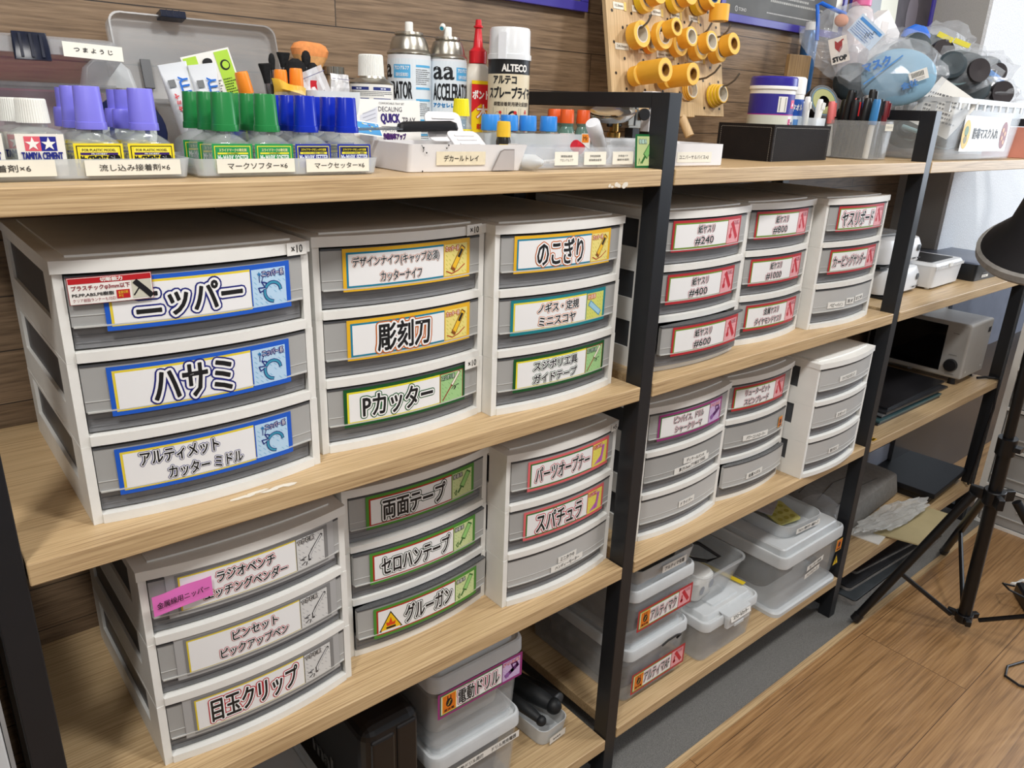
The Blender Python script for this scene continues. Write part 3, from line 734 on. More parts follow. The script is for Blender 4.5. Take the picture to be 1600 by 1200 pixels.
KINDS = {
 'sp': dict(cap=M_purple, name='glue_bottle', it=[('r',.05,.95,.05,.93,(26,26,26),1),('r',.07,.93,.08,.90,(244,222,40),2),('r',.12,.88,.72,.86,(248,232,90),3),('t','FOR PLASTIC MODEL',.16,.84,.755,.83,(60,50,20),.00006),('r',.12,.88,.64,.71,(60,30,110),3),('t','Mr.HOBBY',.34,.66,.65,.70,(240,240,240),.00006),('t','Mr.CEMENT',.12,.64,.40,.61,(20,20,20),.0003),('t','SP',.68,.90,.36,.62,(20,20,20),.0009),('t','SP',.68,.90,.37,.61,(230,230,230),.0003)], bg=(240,218,40)),
 'soft': dict(cap=M_green, name='decal_fluid_bottle', it=[('r',.05,.95,.05,.93,(240,232,60),1),('r',.07,.93,.08,.90,(36,150,80),2),('t','スライドマークの軟化剤',.16,.84,.73,.84,(240,240,180),.00008),('r',.12,.88,.64,.70,(232,224,60),3),('t','Mr.HOBBY',.36,.64,.65,.695,(40,90,40),.00004),('t','Mr.MARK SOFTER',.12,.88,.38,.61,(240,246,240),.00016)], bg=(36,150,80)),
 'set': dict(cap=M_bluec, name='decal_fluid_bottle', it=[('r',.05,.95,.05,.93,(238,226,70),1),('r',.07,.93,.08,.90,(30,40,140),2),('r',.12,.88,.72,.88,(26,26,30),3),('t','スライドマークをしっかり定着',.15,.85,.755,.84,(240,224,60),.00008),('r',.12,.88,.63,.71,(240,226,60),3),('t','スライドマーク軟化・接着剤',.2,.8,.645,.695,(40,40,80),.00003),('t','Mr.MARK SETTER',.10,.90,.38,.60,(236,240,250),.00016)], bg=(30,50,160)),
}
_G = {}
def cement(kind, label, x, y, rz=0, low=False, group=None):
    key = (kind, low)
    if key in _G: return copy_thing(_G[key], '', label, (x, y, .0030), rz, group=group)
    t = thing('glue_bottle', label, 'bottle', (x, y, .0030), rz, group); q = KINDS[kind]
    glass_body(.0435, .033, .029, .0085, .044).obj('bottle_body', t)
    lab(.0425, .029, q['bg'], q['it'], .033, .0015).obj('front_label', t)
    tall_cap(q['cap'], low=low).obj('cap', t, loc=(0, 0, .0425))
    _G[key] = t; return t
g1 = 'violet-capped glue bottles'; g2 = 'green-capped decal softener bottles'; g3 = 'blue-capped decal setter bottles'
for col, (xa, dsc) in enumerate(((.1275, 'left column of violet-capped glue bottles'), (.1745, 'right column of violet-capped glue bottles'))):
    for r, y in enumerate((.062, .099, .136)):
        if col == 1 and r == 1: continue
        cement('sp', '%s bottle of yellow-labelled glue, %s' % (('front', 'middle', 'rear')[r], dsc), xa - (.004 if r else 0), y, 0, low=(r == 2 or (col == 1 and r)), group=g1)
cement('sp', 'middle bottle of yellow-labelled glue with a low stepped cap, right column', .1690, .099, 0, low=True, group=g1)
for col, (xa, dsc) in enumerate(((.2545, 'left column of green-capped bottles'), (.3000, 'right column of green-capped bottles'))):
    for r, y in enumerate((.062, .099, .140)):
        cement('soft', '%s green-capped decal softener bottle, %s' % (('front', 'middle', 'rear')[r], dsc), xa - .002*r, y, 0, group=g2)
for col, (xa, dsc) in enumerate(((.3455, 'left column of blue-capped bottles'), (.3965, 'right column of blue-capped bottles'))):
    for r, y in enumerate((.062, .097, .134)):
        cement('set', '%s blue-capped decal setter bottle, %s' % (('front', 'middle', 'rear')[r], dsc), xa - .002*r, y, 0, group=g3)
# white capped cement
M_ribw = mat('ribbed_white_cap', (232,232,226), rough=.5, var=.03)
def ribbed(m, r0, r1, h, mt, n=40, z=0):
    vs = []; fs = []
    for i, (zz, rr_) in enumerate(((0, r0), (h*.94, r1), (h, r1*.93))):
        for j in range(n*2):
            q = rr_*(1 if (j % 2 or i == 2) else .965); a = math.pi*j/n
            vs.append((q*math.cos(a), q*math.sin(a), z+zz))
    N2 = n*2
    for i in range(2):
        for j in range(N2): fs.append((i*N2+j, i*N2+(j+1) % N2, (i+1)*N2+(j+1) % N2, (i+1)*N2+j))
    fs.append(tuple(reversed(range(N2)))); fs.append(tuple(2*N2+j for j in range(N2)))
    return m.add(vs, fs, mt, False)
t = thing('cement_bottle', 'square white-capped cement bottle, its label with red and blue stars, in front of its twin', 'bottle', (.0805, .064, .003))
m = MB(); m.loft([(0,.040,.034,.006),(.002,.043,.036,.006),(.037,.043,.036,.006),(.041,.038,.032,.009),(.044,.022,.022,.011),(.047,.021,.021,.0105)], M_glass); m.loft([(.003,.038,.031,.005),(.02,.038,.031,.005)], M_liq); m.obj('bottle_body', t)
lab(.0385, .037, (238,234,224), [('r',.17,.50,.60,.94,(222,96,110),1),('r',.50,.83,.60,.94,(34,40,140),1),('s',.335,.765,.165),('s',.665,.765,.165),('t','TAMIYA CEMENT',.08,.92,.40,.57,(30,40,130),.0003)], .036, .0015).obj('front_label', t)
ribbed(MB(), .0138, .0125, .021, M_ribw).obj('cap', t, loc=(0,0,.0475))
copy_thing(t, '', 'square white-capped cement bottle standing behind the star-labelled one', (.0735, .104, .003))
copy_thing(t, '', 'square white-capped cement bottle cut off by the left edge of the photo', (.0325, .066, .003))
copy_thing(t, '', 'square white-capped cement bottle behind the one cut off at the left edge', (.0290, .106, .003))
# frosted trays
def tray(label, x0, x1, y0, y1, h, stickers):
    t = thing('frosted_tray', label, 'tray', ((x0+x1)/2, (y0+y1)/2, 0.0))
    tub(MB(), x1-x0, y1-y0, h, .007, M_clear2, taper=.03, wall=.0018).obj('tray_body', t)
    for (a, b, z0, z1, tx, f0, f1) in stickers:
        m = MB(); m.rect(a, b, z0, z1, 0, M_cream, 2); m.text(tx, a+(b-a)*f0, a+(b-a)*f1, z0+(z1-z0)*.28, z0+(z1-z0)*.72, -.0003, ink((70,66,62)), off=.00006)
        m.bend(lambda p: (p[0]-(x0+x1)/2, p[1] - (y1-y0)/2 - .0006, p[2])); m.obj('name_sticker', t)
    return t
tray('frosted tray under the white-capped and violet-capped glue bottles', .005, .2095, .0400, .160, .0198, [(.012, .0885, .0050, .0193, '流し接着剤×6'[2:], .28, .74), (.1125, .1985, .0045, .0188, '流し込み接着剤×6', .14, .88)])
tray('frosted tray under the green-capped and blue-capped decal bottles', .2125, .424, .036, .156, .0190, [(.2335, .318, .0048, .0190, 'マークソフター×6', .13, .90), (.3315, .410, .0040, .0182, 'マークセッター×6', .13, .92)])

# ---- organiser boxes with open lids ------------------------------------
M_lid = mat('lid_plastic', (180,182,184), rough=.22, alpha=.42, var=.05, vscale=8)
M_latch = mat('dark_blue_latch', (26,32,50), rough=.15, var=.2, vscale=60)
t = thing('organizer_box', 'clear hinged organiser with pink contents and half-open lid, far left', 'box', (.098, .265, 0))
tub(MB(), .180, .12, .087, .012, M_lid, taper=.05, rim=.003).obj('box_body', t)
def lid_shell(w, d, h, mt):
    m = MB(); tub(m, w, d, h, .014, mt, taper=-.0, wall=.002, floor=.002); return m
lid = lid_shell(.190, .18, .018, M_lid).obj('lid', t, loc=(-.004, -.012, .108), rot=(R(180-15), 0, 0))
m = MB(); m.loft([(0,.032,.004,.001),(.012,.032,.006,.002),(.026,.030,.004,.001)], M_latch)
for k in (-.009, 0, .009): m.box(k-.0012, k+.0012, -.0045, -.002, .002, .024, M_latch)
m.obj('latch', t, loc=(.006, -.1085, .107), rot=(R(-12),0,0))
m = MB(); m.rect(0, .056, 0, .0145, 0, M_cream, 2); m.text('つ ま よ う じ', .010, .046, .0055, .0100, -.0003, K_, off=.0001); m.obj('name_sticker', t, loc=(.0335, -.1085, .1125), rot=(R(-10),R(2),0))
pk = mat('pink_powder', (206,84,130), rough=.8, var=.2, vscale=40)
o = MB().loft([(.004,.15,.09,.01),(.078,.164,.10,.01),(.080,.15,.09,.02)], pk).obj('pink_packet', None, loc=(.098, .265, .0)); tag(o, 'pink packet filling the half-open organiser at the far left', 'packet')
t = thing('organizer_box', 'clear hinged organiser whose lid stands open against the plank wall', 'box', (.322, .268, 0))
tub(MB(), .130, .10, .075, .012, M_lid, taper=.05, rim=.003).obj('box_body', t)
lid_shell(.216, .112, .022, M_lid).obj('lid', t, loc=(.008, .082, .117), rot=(R(74), 0, 0))
m = MB(); m.box(-.016,.016,-.010,.010,0,.009, M_latch)
for k in (-.008,0,.008): m.box(k-.001,k+.001,-.0105,.0102,.001,.0095,M_latch)
m.obj('latch', t, loc=(-.022, .078, .1725), rot=(R(-12),0,0), bevel=.002)
for sx in (-.062, .045): MB().box(-.006, .006, -.001, .003, -.018, .018, M_frostd).obj('lid_clip', t, loc=(sx, .070, .105), rot=(R(-16),0,0))
# navy and white round tub
t = thing('tape_tub', 'round navy and white tub lying behind the violet-capped bottles', 'tub', (.1900, .1805, .0390))
nv = mat('navy_plastic', (22,30,66), rough=.3, var=.04); wv = mat('white_blue_label', (214,222,220), rough=.45, var=.06)
MB().lathe([(0,-.019),(.035,-.019),(.038,-.016),(.038,.0),(.038,.016),(.035,.019),(.0,.019)], nv).obj('tub_body', t, rot=(R(90),0,R(-12)))
m = MB(); m.lathe([(.037,.0192),(.027,.0205)], nv); m.lathe([(.027,.0202),(.020,.0202)], wv); m.lathe([(.020,.0200),(.015,.0200)], ink((30,50,130))); m.lathe([(.015,.0200),(0,.0200)], wv); m.obj('tub_lid', t, rot=(R(90),0,R(-12)))
tag(MB().loft([(0,.06,.02,.008),(.02,.05,.012,.006),(.035,.015,.01,.004)], M_clear2).obj('plastic_bag', None, loc=(.188,.235,.085)), 'small cloudy bag poking up behind the violet caps', 'bag')
# putty tubes
M_tube = mat('tube_white', (232,234,238), rough=.35, var=.02)
def putty(label, x, y, ry, z):
    t = thing('putty_tube', label, 'tube', (x, y, z), rot=(R(4), R(ry), R(-3)), group='putty tubes')
    m = MB(); n = 12; L = .118
    secs = []
    for z_, w, d in ((0,.024,.024),(.004,.028,.028),(.05,.031,.026),(.09,.0335,.012),(L-.012,.035,.0035),(L,.036,.0024)): secs.append((z_, w, d, min(w,d)*.49))
    m.loft(secs, M_tube, n=6); m.obj('tube_body', t)
    MB().loft([(0,.020,.020,.0095),(.014,.018,.018,.0085)], M_tube).obj('cap', t, loc=(0,0,-.014))
    m = MB(); m.text('PUTTY', .064, .101, -.012, -.001, 0, ink((24,110,210)), off=.0005)
    m.text('タミヤ', .060, .082, .005, .0105, 0, ink((214,60,70)), off=.0003); m.rect(.090, .099, .004, .0125, 0, ink((120,122,124)))
    # letters run down the tube: rotate text so that its baseline is along z
    m.bend(lambda p: (-p[2], -(.0165 - max(0, p[0]-.045)*.195) + p[1], p[0])); m.obj('print', t)
    t.scale = (.90,.90,.86); return t
putty('white putty tube with blue lettering, the left one of two', .266, .190, -12, .0145)
putty('white putty tube with blue lettering, leaning beside the green card', .2925, .186, -9, .0145)
t = thing('blister_card', 'white and lime green hanging card with a round hole', 'card', (.328, .212, .004), rot=(R(-3), R(-15), 0))
m = MB(); lime = ink((176,216,70)); Wc, Hc = .060, .130
m.box(-Wc/2, Wc/2, -.0004, .0004, 0, Hc, M_paper)
m.rect(-Wc/2+.002, -Wc/2+.018, Hc-.018, Hc-.002, -.0008, lime); m.rect(Wc/2-.020, Wc/2-.002, .01, Hc-.002, -.0008, lime); m.disc(-.001, Hc-.011, .0062, -.0012, K_, rz=.0045)
m.disc(Wc/2-.011, Hc-.018, .006, -.0012, K_); m.disc(Wc/2-.0105, Hc-.018, .0042, -.0015, lime)
fine(m, -.006, .008, .02, Hc-.032, 26, -.001, KG, 2); fine(m, Wc/2-.019, Wc/2-.004, .02, Hc-.032, 26, -.0012, ink((60,80,30)), 3)
m.rect(-.016, -.007, .01, .08, -.0009, lime); m.obj('card_sheet', t)
tag(MB().box(-.008,.008,-.004,.004,0,.083,ink((14,50,190))).obj('blue_box', None, loc=(.310,.174,.001)), 'slim bright blue carton between the green-capped bottles', 'carton')
# orange capped plastic cement
M_or = mat('orange_cap', (246,142,42), rough=.35, var=.03)
def orange(label, x, y, z, ry, rz=0):
    t = thing('glue_bottle', label, 'bottle', (x, y, z), rot=(0, R(ry), R(rz)), group='orange-capped glue bottles')
    MB().lathe([(0,0),(.0100,0),(.0108,.002),(.0108,.050),(.0100,.056),(.0070,.060),(.0066,.062),(0,.062)], M_tube).obj('bottle_body', t)
    m = MB(); m.rect(-.010,.010,.024,.050,-.0001,ink((206,30,50)),6)
    m.poly([(.0075*(1 if k%2==0 else .4)*math.sin(k*math.pi/5), .038+.0075*(1 if k%2==0 else .4)*math.cos(k*math.pi/5)) for k in range(10)], -.0003, ink((246,240,240)))
    wrap(m, .0109, -110); m.obj('front_label', t)
    MB().lathe([(0,.0),(.0085,.0),(.0088,.001),(.0078,.022),(.0070,.0245),(.0,.025)], M_or).obj('cap', t, loc=(0,0,.0605))
    return t
orange('orange-capped glue bottle leaning left, star on its label', .333, .163, .025, -12)
orange('orange-capped glue bottle behind the yellow glove, left of a pair', .3715, .180, .029, 0)
orange('orange-capped glue bottle behind the yellow glove, right of a pair', .3900, .176, .0315, 0, 40)
for i, (x, y) in enumerate(((.3715,.180),(.3900,.176))): pass
tag(tub(MB(), .075, .045, .028, .006, M_milk).obj('milky_cup', None, loc=(.366,.174,.0)), 'low milky cup holding the orange-capped bottles', 'cup')
bagy = mat('yellow_film', (226,184,60), rough=.3, alpha=.85, var=.15, vscale=60)
m = MB(); n = 12; vs = []; fs = []
for i in range(n+1):
    u = i/n; vs += [(-.021+.044*u, -.003*math.sin(u*3.1)-.002*math.sin(u*11), .020-.010*u+.001*math.sin(u*9)), (-.019+.040*u, -.008*math.sin(u*3.1), .010-.008*u), (-.018+.042*u, .003, .0-.002*math.sin(u*7))]
for i in range(n):
    for k in (0, 1): fs.append((3*i+k, 3*i+3+k, 3*i+4+k, 3*i+1+k))
m.add(vs, fs, bagy, True); tag(m.obj('yellow_finger_cot', None, loc=(.368,.150,.083)), 'crumpled translucent yellow finger cot lying on the caps', 'finger cot')
# brushes in a cup
t0 = tub(MB(), .070, .055, .092, .008, M_milk, taper=.08).obj('brush_cup', None, loc=(.440, .190, 0)); tag(t0, 'milky cup holding zip bags, behind the blue-capped bottles', 'cup')
o = tub(MB(), .085, .055, .085, .01, M_blackp).obj('brush_holder', None, loc=(.4375, .285, 0)); tag(o, 'black holder crowded with make-up brushes', 'holder')
M_bris = mat('black_bristle', (22,22,24), rough=.9, var=.4, vscale=300); M_pow = mat('peach_bristle', (236,176,112), rough=.9, var=.12, vscale=200); M_pow2 = mat('orange_bristle', (232,150,88), rough=.9, var=.1, vscale=200)
def brush(label, x, y, z, top, w, d, shape, lean=0, mtb=None, handle_h=.06):
    t = thing('makeup_brush', label, 'brush', (x, y, .003), rot=(0, R(lean), R(0)), group='make-up brushes')
    MB().lathe([(0,0),(.003,0),(.0035,z*.5),(.0030,z),(0,z)], M_blackp, n=10).obj('handle', t)
    MB().lathe([(.0035,z-.016),(.0045,z-.012),(.0048,z+.002)], M_chrome, n=12).obj('ferrule', t)
    H = top - z; m = MB()
    if shape == 'fan': m.loft([(z,.008,.006,.003),(z+H*.5,w*.7,d*.7,d*.3),(z+H*.95,w,d,d*.4),(z+H,w*.96,d*.6,d*.25)], mtb or M_bris)
    elif shape == 'oval': m.loft([(z,.007,.006,.003),(z+H*.3,w*.85,d,d*.45),(z+H*.65,w,d,d*.45),(z+H*.9,w*.7,d*.8,d*.35),(z+H,w*.25,d*.3,d*.14)], mtb or M_bris)
    m.obj('bristles', t); return t
brush('black fan-shaped make-up brush beside the organiser lid', .421, .280, .116, .137, .018, .010, 'fan')
brush('wide dense black brush in the middle of the brush holder', .434, .272, .078, .130, .034, .022, 'oval')
brush('small oval black brush in front of the peach powder brush', .449, .270, .118, .141, .013, .008, 'oval')
brush('plump black brush right of the oval one', .455, .263, .085, .126, .019, .014, 'oval')
brush('thin black brush with silver ferrule under the lid corner', .405, .282, .112, .135, .009, .006, 'oval')
brush('blunt black brush leaning out to the left', .402, .270, .095, .122, .016, .012, 'fan', lean=-6)
t = thing('powder_brush', 'big fluffy peach powder brush standing behind the black brushes', 'brush', (.462, .300, .003), rot=(0, R(3), 0))
MB().lathe([(0,0),(.005,0),(.006,.09),(.008,.105),(0,.105)], M_blackp, n=12).obj('handle', t)
m = MB(); m.loft([(.098,.018,.014,.006),(.118,.030,.020,.009),(.136,.050,.028,.013)], M_pow, cap1=False); m.loft([(.136,.050,.028,.013),(.144,.054,.030,.014),(.151,.046,.026,.013),(.154,.030,.018,.008)], M_pow2, cap0=False); m.obj('bristles', t)
# zip bags
M_zip = mat('zip_bag_film', (236,236,238), rough=.2, alpha=.75, var=.06, vscale=50)
def zipbag(label, x, y, z, w, h, ry, cuts=3):
    m = MB(); n = 6; vs = []; fs = []
    rr_ = random.Random(int(x*999))
    for j in range(n+1):
        for i in range(n+1): vs.append((-w/2+w*i/n, rr_.uniform(-.0025,.0025), h*j/n))
    for j in range(n):
        for i in range(n): a = j*(n+1)+i; fs.append((a, a+1, a+n+2, a+n+1))
    m.add(vs, fs, M_zip, False); m.rect(-w/2, w/2, h*.86, h*.875, -.004, ink((100,96,130)))
    fine(m, -w*.3, w*.3, h*.2, h*.5, 4, -.0045, KG, 5)
    o = m.obj('zip_bag', None, loc=(x, y, z), rot=(R(-6), R(ry), 0)); tag(o, label, 'bag', 'zip bags'); return o
zipbag('crinkled clear zip bag leaning left out of the milky cup', .4330, .180, .066, .034, .055, -22)
zipbag('clear zip bag standing upright in the milky cup', .4530, .182, .064, .026, .050, 3)
o = MB().loft([(0,.02,.006,.002),(.028,.02,.006,.002)], ink((190,24,40))).obj('red_packet', None, loc=(.417,.188,.076), bevel=0); tag(o, 'small red packet beside the crinkled zip bags', 'packet')
# metal thinner bottles and small can
def thinner(label, x, y, s=1.0, rz=0, tall=False):
    t = thing('solvent_can', label, 'can', (x, y, 0), rz, 'screw-topped solvent cans'); t.scale = (s, s, s)
    m = MB(); m.lathe([(0,0),(.029,0),(.030,.002),(.030,.088)], M_tube); m.lathe([(.030,.088),(.0305,.090),(.028,.093),(.014,.112),(.0135,.116),(0,.116)] if not tall else [(.030,.088),(.030,.104),(.0305,.1055),(.026,.109),(.020,.1115),(.019,.114),(0,.114)], M_alu); m.obj('can_body', t)
    m = MB(); m.rect(-.040,.040,.02,.086 if not tall else .1035,0,M_paper,20)
    for k, zz in enumerate((.080,.068,.055) if not tall else (.100,.086,.070)):
        for a in (-.034, .0): m.rect(a, a+.028, zz-.004, zz, -.0002, ink((34,48,120)), 4); m.rect(a+.010,a+.018,zz-.0028,zz-.0012,-.0004,ink((220,224,240)))
        fine(m, -.034, .034, zz-.0115, zz-.005, 3, -.0002, KG, k)
    wrap(m, .0303, -115); m.obj('wrap_label', t)
    return t
a = thinner('tin solvent can with a knurled metal screw cap', .505, .300)
ribbed(MB(), .0155, .0155, .011, M_alu, n=30, z=.1165).obj('cap', a)
b = thinner('white-capped tin can with blue-striped label beside the black cup', .5125, .205, 1.0, 0, True)
ribbed(MB(), .0178, .0165, .029, M_ribw, n=44, z=.1125).obj('cap', b)
tag(MB().lathe([(0,0),(.012,0),(.013,.106),(.0115,.107),(.011,.004),(0,.004)], M_blackp).obj('black_cup', None, loc=(.510,.245,0)), 'narrow black cup between two tin cans', 'cup')
# ---- spray cans ---------------------------------------------------------
def spray(label, x, y, r, hb, labelfn, rz=0, nozzle=True, group='spray cans'):
    t = thing('spray_can', label, 'spray can', (x, y, 0), rz, group)
    m = MB(); m.lathe([(0,.001),(r*.9,0),(r*.99,.003),(r*.99,hb,)], M_tube)
    m.lathe([(r*.99,hb),(r*1.03,hb+.002),(r*1.0,hb+.004),(r*.90,hb+.007),(r*.86,hb+.015),(r*.74,hb+.024),(r*.60,hb+.0265),(r*.66,hb+.028),(r*.62,hb+.031),(r*.45,hb+.031),(0,hb+.030)], M_alu); m.obj('can_body', t)
    m = MB(); labelfn(m); m.obj('wrap_label', t)
    if nozzle: MB().lathe([(0,0),(.0062,0),(.0060,.013),(.0052,.0145),(0,.0145)], M_ribw, n=16).obj('nozzle', t, loc=(0,0,hb+.0305))
    return t
LB = (88,176,226)
def acc(m, r, rear=False):
    L = 2*math.pi*r
    m.rect(-L*.49, L*.49, .012, .142, 0, ink((226,234,240)), 40)
    for k in range(12): m.rect(-.038, .030, .018+.004*k, .0195+.004*k, -.0002, ink((150+5*k,200+3*k,232)), 10)
    m.text('aa', -.036, -.004, .117, .134, -.0003, ink((24,26,30)), off=.0006)
    m.rect(.000, .026, .116, .134, -.0002, ink(LB), 8); m.text('アロンアルフア', .002, .024, .127, .132, -.0005, ink((240,246,250)), off=.0002); m.text('〈硬化促進剤〉', .003, .023, .118, .123, -.0005, ink((236,244,250)), off=.0001)
    m.text('ACCELERATOR', -.036, .028, .088, .111, -.0003, ink((24,26,30)), off=.0005)
    m.text('アクセレレーター', -.036, .018, .078, .084, -.0003, ink((40,130,190)), off=.0004)
    m.rect(.008, .027, .035, .062, -.0004, ink((50,140,204)), 6)
    for z in (.134, .104, .088, .060, .040): m.rect(.034, .062, z-.003, z, -.0002, ink(LB), 8)
    fine(m, .034, .062, .107, .129, 8, -.0002, KG, 3); fine(m, .034, .062, .064, .083, 7, -.0002, KG, 4); fine(m, .034, .062, .020, .056, 12, -.0002, KG, 6)
def fA(m): acc(m, .0325); wrap(m, .0322, -166)
def fB(m): acc(m, .0325); wrap(m, .0292, -98)
c1 = spray('tall accelerator spray can turned so only the end of its black word shows', .6025, .250, .0320, .1475, fA)
c2 = spray('tall accelerator spray can with the double a logo facing out', .6605, .235, .0290, .1450, fB)
m = MB(); m.lathe([(0,0),(.004,0),(.004,.008),(0,.008)], M_ribw, n=12); m.lathe([(.0,-.0005),(.0028,-.0005)], ink((40,160,190)), n=12); m.obj('nozzle_spout', c2, loc=(-.0135,-.004,.187), rot=(R(-60),0,R(-50)))
m = MB(); m.lathe([(0,0),(.026,0),(.027,.14),(.023,.150),(.016,.155),(0,.155)], M_alu); tag(m.obj('spray_can', None, loc=(.650,.320,0)), 'plain tin spray can hidden between the two accelerator cans', 'spray can')
# wood glue bottle
t = thing('wood_glue_bottle', 'white wood glue bottle with red and yellow label and red spout', 'bottle', (.7080, .225, 0))
m = MB(); m.loft([(0,.046,.030,.012),(.003,.050,.034,.014),(.12,.050,.034,.014),(.135,.042,.032,.014),(.142,.026,.026,.012)], mat('milky_glue', (214,206,192), rough=.4, alpha=.9, var=.03)); m.obj('bottle_body', t)
m = MB(); m.rect(-.022,.022,.01,.118,0,ink((206,34,42)),2); m.poly([(-.022,.01),(.022,.01),(.022,.070),(-.004,.085),(-.022,.072)],-.0003,ink((240,206,30))); m.rect(-.022,.022,.113,.118,-.0003,ink((240,206,30)))
m.text('ボンド',-.020,.012,.092,.104,-.0005,ink((246,240,236)),off=.0006); m.text('木',-.012,.012,.062,.084,-.0005,ink((206,34,42)),off=.0014); m.text('木',-.012,.012,.062,.084,-.0009,ink((246,240,236)),off=.0004); m.text('建築内装',-.012,.014,.048,.056,-.0005,ink((196,60,30)),off=.0003)
m.bend(lambda p:(p[0],p[1]-.0176,p[2])); m.obj('front_label', t)
rd = mat('red_spout', (206,34,44), rough=.35, var=.03)
MB().lathe([(0,.143),(.0135,.143),(.0135,.160),(.010,.163),(.0075,.166),(.0048,.192),(.0070,.193),(.0072,.195),(.0050,.196),(.0042,.204),(0,.2045)], rd, n=20).obj('spout_cap', t, loc=(.002,0,0))
# primer can
def fC(m):
    r = .0312; m.rect(-.085,.085,.010,.1275,0,ink((222,208,178)),40); m.rect(-.085,.085,.1275,.1475,-.0001,ink((22,22,24)),40)
    m.text('ALTECO',-.022,.018,.131,.1405,-.0004,ink((236,232,226)),off=.0005)
    m.text('アルテコ',-.036,.000,.114,.1245,-.0003,K_,off=.0005); m.text('スプレープライマー',-.044,.038,.094,.1095,-.0003,K_,off=.0006); m.text('瞬間接着剤用硬化促進剤',-.034,.026,.083,.089,-.0003,ink((70,60,50)),off=.0001)
    for i in range(3):
        for j in range(2):
            x = -.036 + i*.0225; z = .060 - j*.026
            m.line([(x,z),(x+.019,z),(x+.019,z+.020),(x,z+.020)],.0004,-.0003,ink((150,140,120)),closed=True)
            if i == 1: m.disc(x+.0095,z+.0095,.0072,-.0004,K_); m.disc(x+.0095,z+.0095,.0036,-.0006,ink((222,208,178))); m.disc(x+.013,z+.014,.0025,-.0008,ink((206,40,40)))
            elif i == 2: m.rect(x+.003,x+.016,z+.003,z+.0105,-.0004,K_); m.disc(x+.0095,z+.0105,.0032,-.0006,ink((222,208,178))); m.poly([(x+.0065,z+.015),(x+.0125,z+.015),(x+.0095,z+.011)],-.0007,ink((206,40,40))); m.rect(x+.0083,x+.0107,z+.014,z+.018,-.0007,ink((206,40,40)))
            else: m.disc(x+.009,z+.009,.006,-.0004,ink((120,110,100))); m.disc(x+.009,z+.009,.0053,-.0006,ink((222,208,178))); m.disc(x+.013,z+.014,.0022,-.0008,ink((206,40,40)))
            fine(m, x+.003, x+.016, z-.004, z-.0015, 1, -.0004, KG, i+j)
    fine(m, .046, .052, .02, .12, 16, -.0003, ink((170,60,60)), 8); wrap(m, r, -108)
t = thing('spray_can', 'beige primer spray can with a tall white cap', 'spray can', (.7290, .172, 0))
MB().lathe([(0,0),(.030,0),(.031,.003),(.031,.148),(.029,.150)], M_tube, n=36).obj('can_body', t)
m = MB(); fC(m); m.obj('wrap_label', t)
m = MB(); m.lathe([(.0328,0),(.0328,.007),(.0310,.008),(.0302,.040),(.0285,.0435),(0,.044)], mat('white_cap_gloss',(226,228,230),rough=.22,var=.02), n=40); m.box(-.006,.006,-.034,-.029,.0,.036,M_tube,T=TR(rz=-58)); m.obj('cap', t, loc=(0,0,.1475))

# ---- decal tray, cards, scissors ---------------------------------------
M_wt = mat('decal_tray_white', (226,224,224), rough=.35, var=.02)
t = thing('decal_tray', 'white plastic tray with a notch in its front and a cream name label', 'tray', (.5570, .090, 0), -3.5)
m = MB(); w0, d0, h0 = .172, .105, .034
def trp(x, y, z): return (x*(1 + .09*z/h0*(1 if x > 0 else .25)), y*(1+.03*z/h0), z)
m.loft([(0,w0-.004,d0-.004,.004),(.001,w0,d0,.005),(h0,w0+.010,d0+.006,.005,.006,0),(h0,w0+.005,d0+.001,.003,.006,0),(.004,w0-.006,d0-.006,.004),(.003,w0-.009,d0-.009,.004)], M_wt); m.obj('tray_body', t)
m = MB(); m.rect(-.047, .027, .0090, .0255, 0, mat('aged_label',(226,216,190),rough=.6,var=.05,vscale=120)); m.text('デカールトレイ', -.036, .016, .0135, .0210, -.0004, ink((60,56,50)), off=.0001); m.bend(lambda p:(p[0], p[1]-.0545-.03*p[2], p[2])); m.obj('name_sticker', t)
m = MB(); sh = ink((140,132,128)); y0 = -.0552
m.poly([(.036,.0015),(.050,.026),(.056,.0285),(.073,.0285),(.073,.0015)], y0-.0006, sh); m.poly([(.038,.0015),(.051,.0245),(.056,.027),(.0725,.027),(.0725,.0015)], y0-.0009, mat('notch_white',(178,172,170),rough=.4)); m.obj('grip_notch', t)
m = MB()
for a in ((-.066,.030),(-.062,.024),(-.068,.002),(-.030,.033),(-.033,.0295)): m.disc(a[0],a[1],.0011,-.0568,K_,n=7)
m.line([(-.069,.033),(-.066,.028),(-.067,.025)],.0008,-.0570,K_); m.obj('paint_spots', t)
def paddle(label, x, y, z, rx, rz, ry=0):
    t = thing('decal_paddle', label, 'paddle', (x, y, z), rot=(R(rx), R(ry), R(rz)), group='ridged white paddles')
    MB().loft([(-.0012,.054,.042,.010),(.0012,.054,.042,.010)], M_wt, T=None).obj('plate', t)
    m = MB()
    for k in range(4): m.box(-.017,.017,-.014+.008*k,-.011+.008*k,.0012,.0028,M_wt)
    m.obj('ridges', t, bevel=.001)
    return t
paddle('ridged white paddle leaning behind the scissors', .570, .112, .0530, 62, -8)
paddle('ridged white paddle resting on the front rim of the white tray', .579, .070, .0350, 38, 4)
t = thing('instruction_card', 'white folded card printed DECALING QUICK TRAY', 'card', (.500, .156, .004), rot=(R(-5), 0, R(-4)))
m = MB(); m.box(-.060,.060,-.0004,.0004,0,.081,M_paper); y = -.0008
m.text('DECALING', -.003,.032,.066,.072,y,ink((70,66,80))); m.text('QUICK', .000,.028,.050,.063,y,ink((50,30,110)),off=.0006); m.text('TRAY', .032,.052,.050,.059,y,ink((100,96,104)),off=.0001)
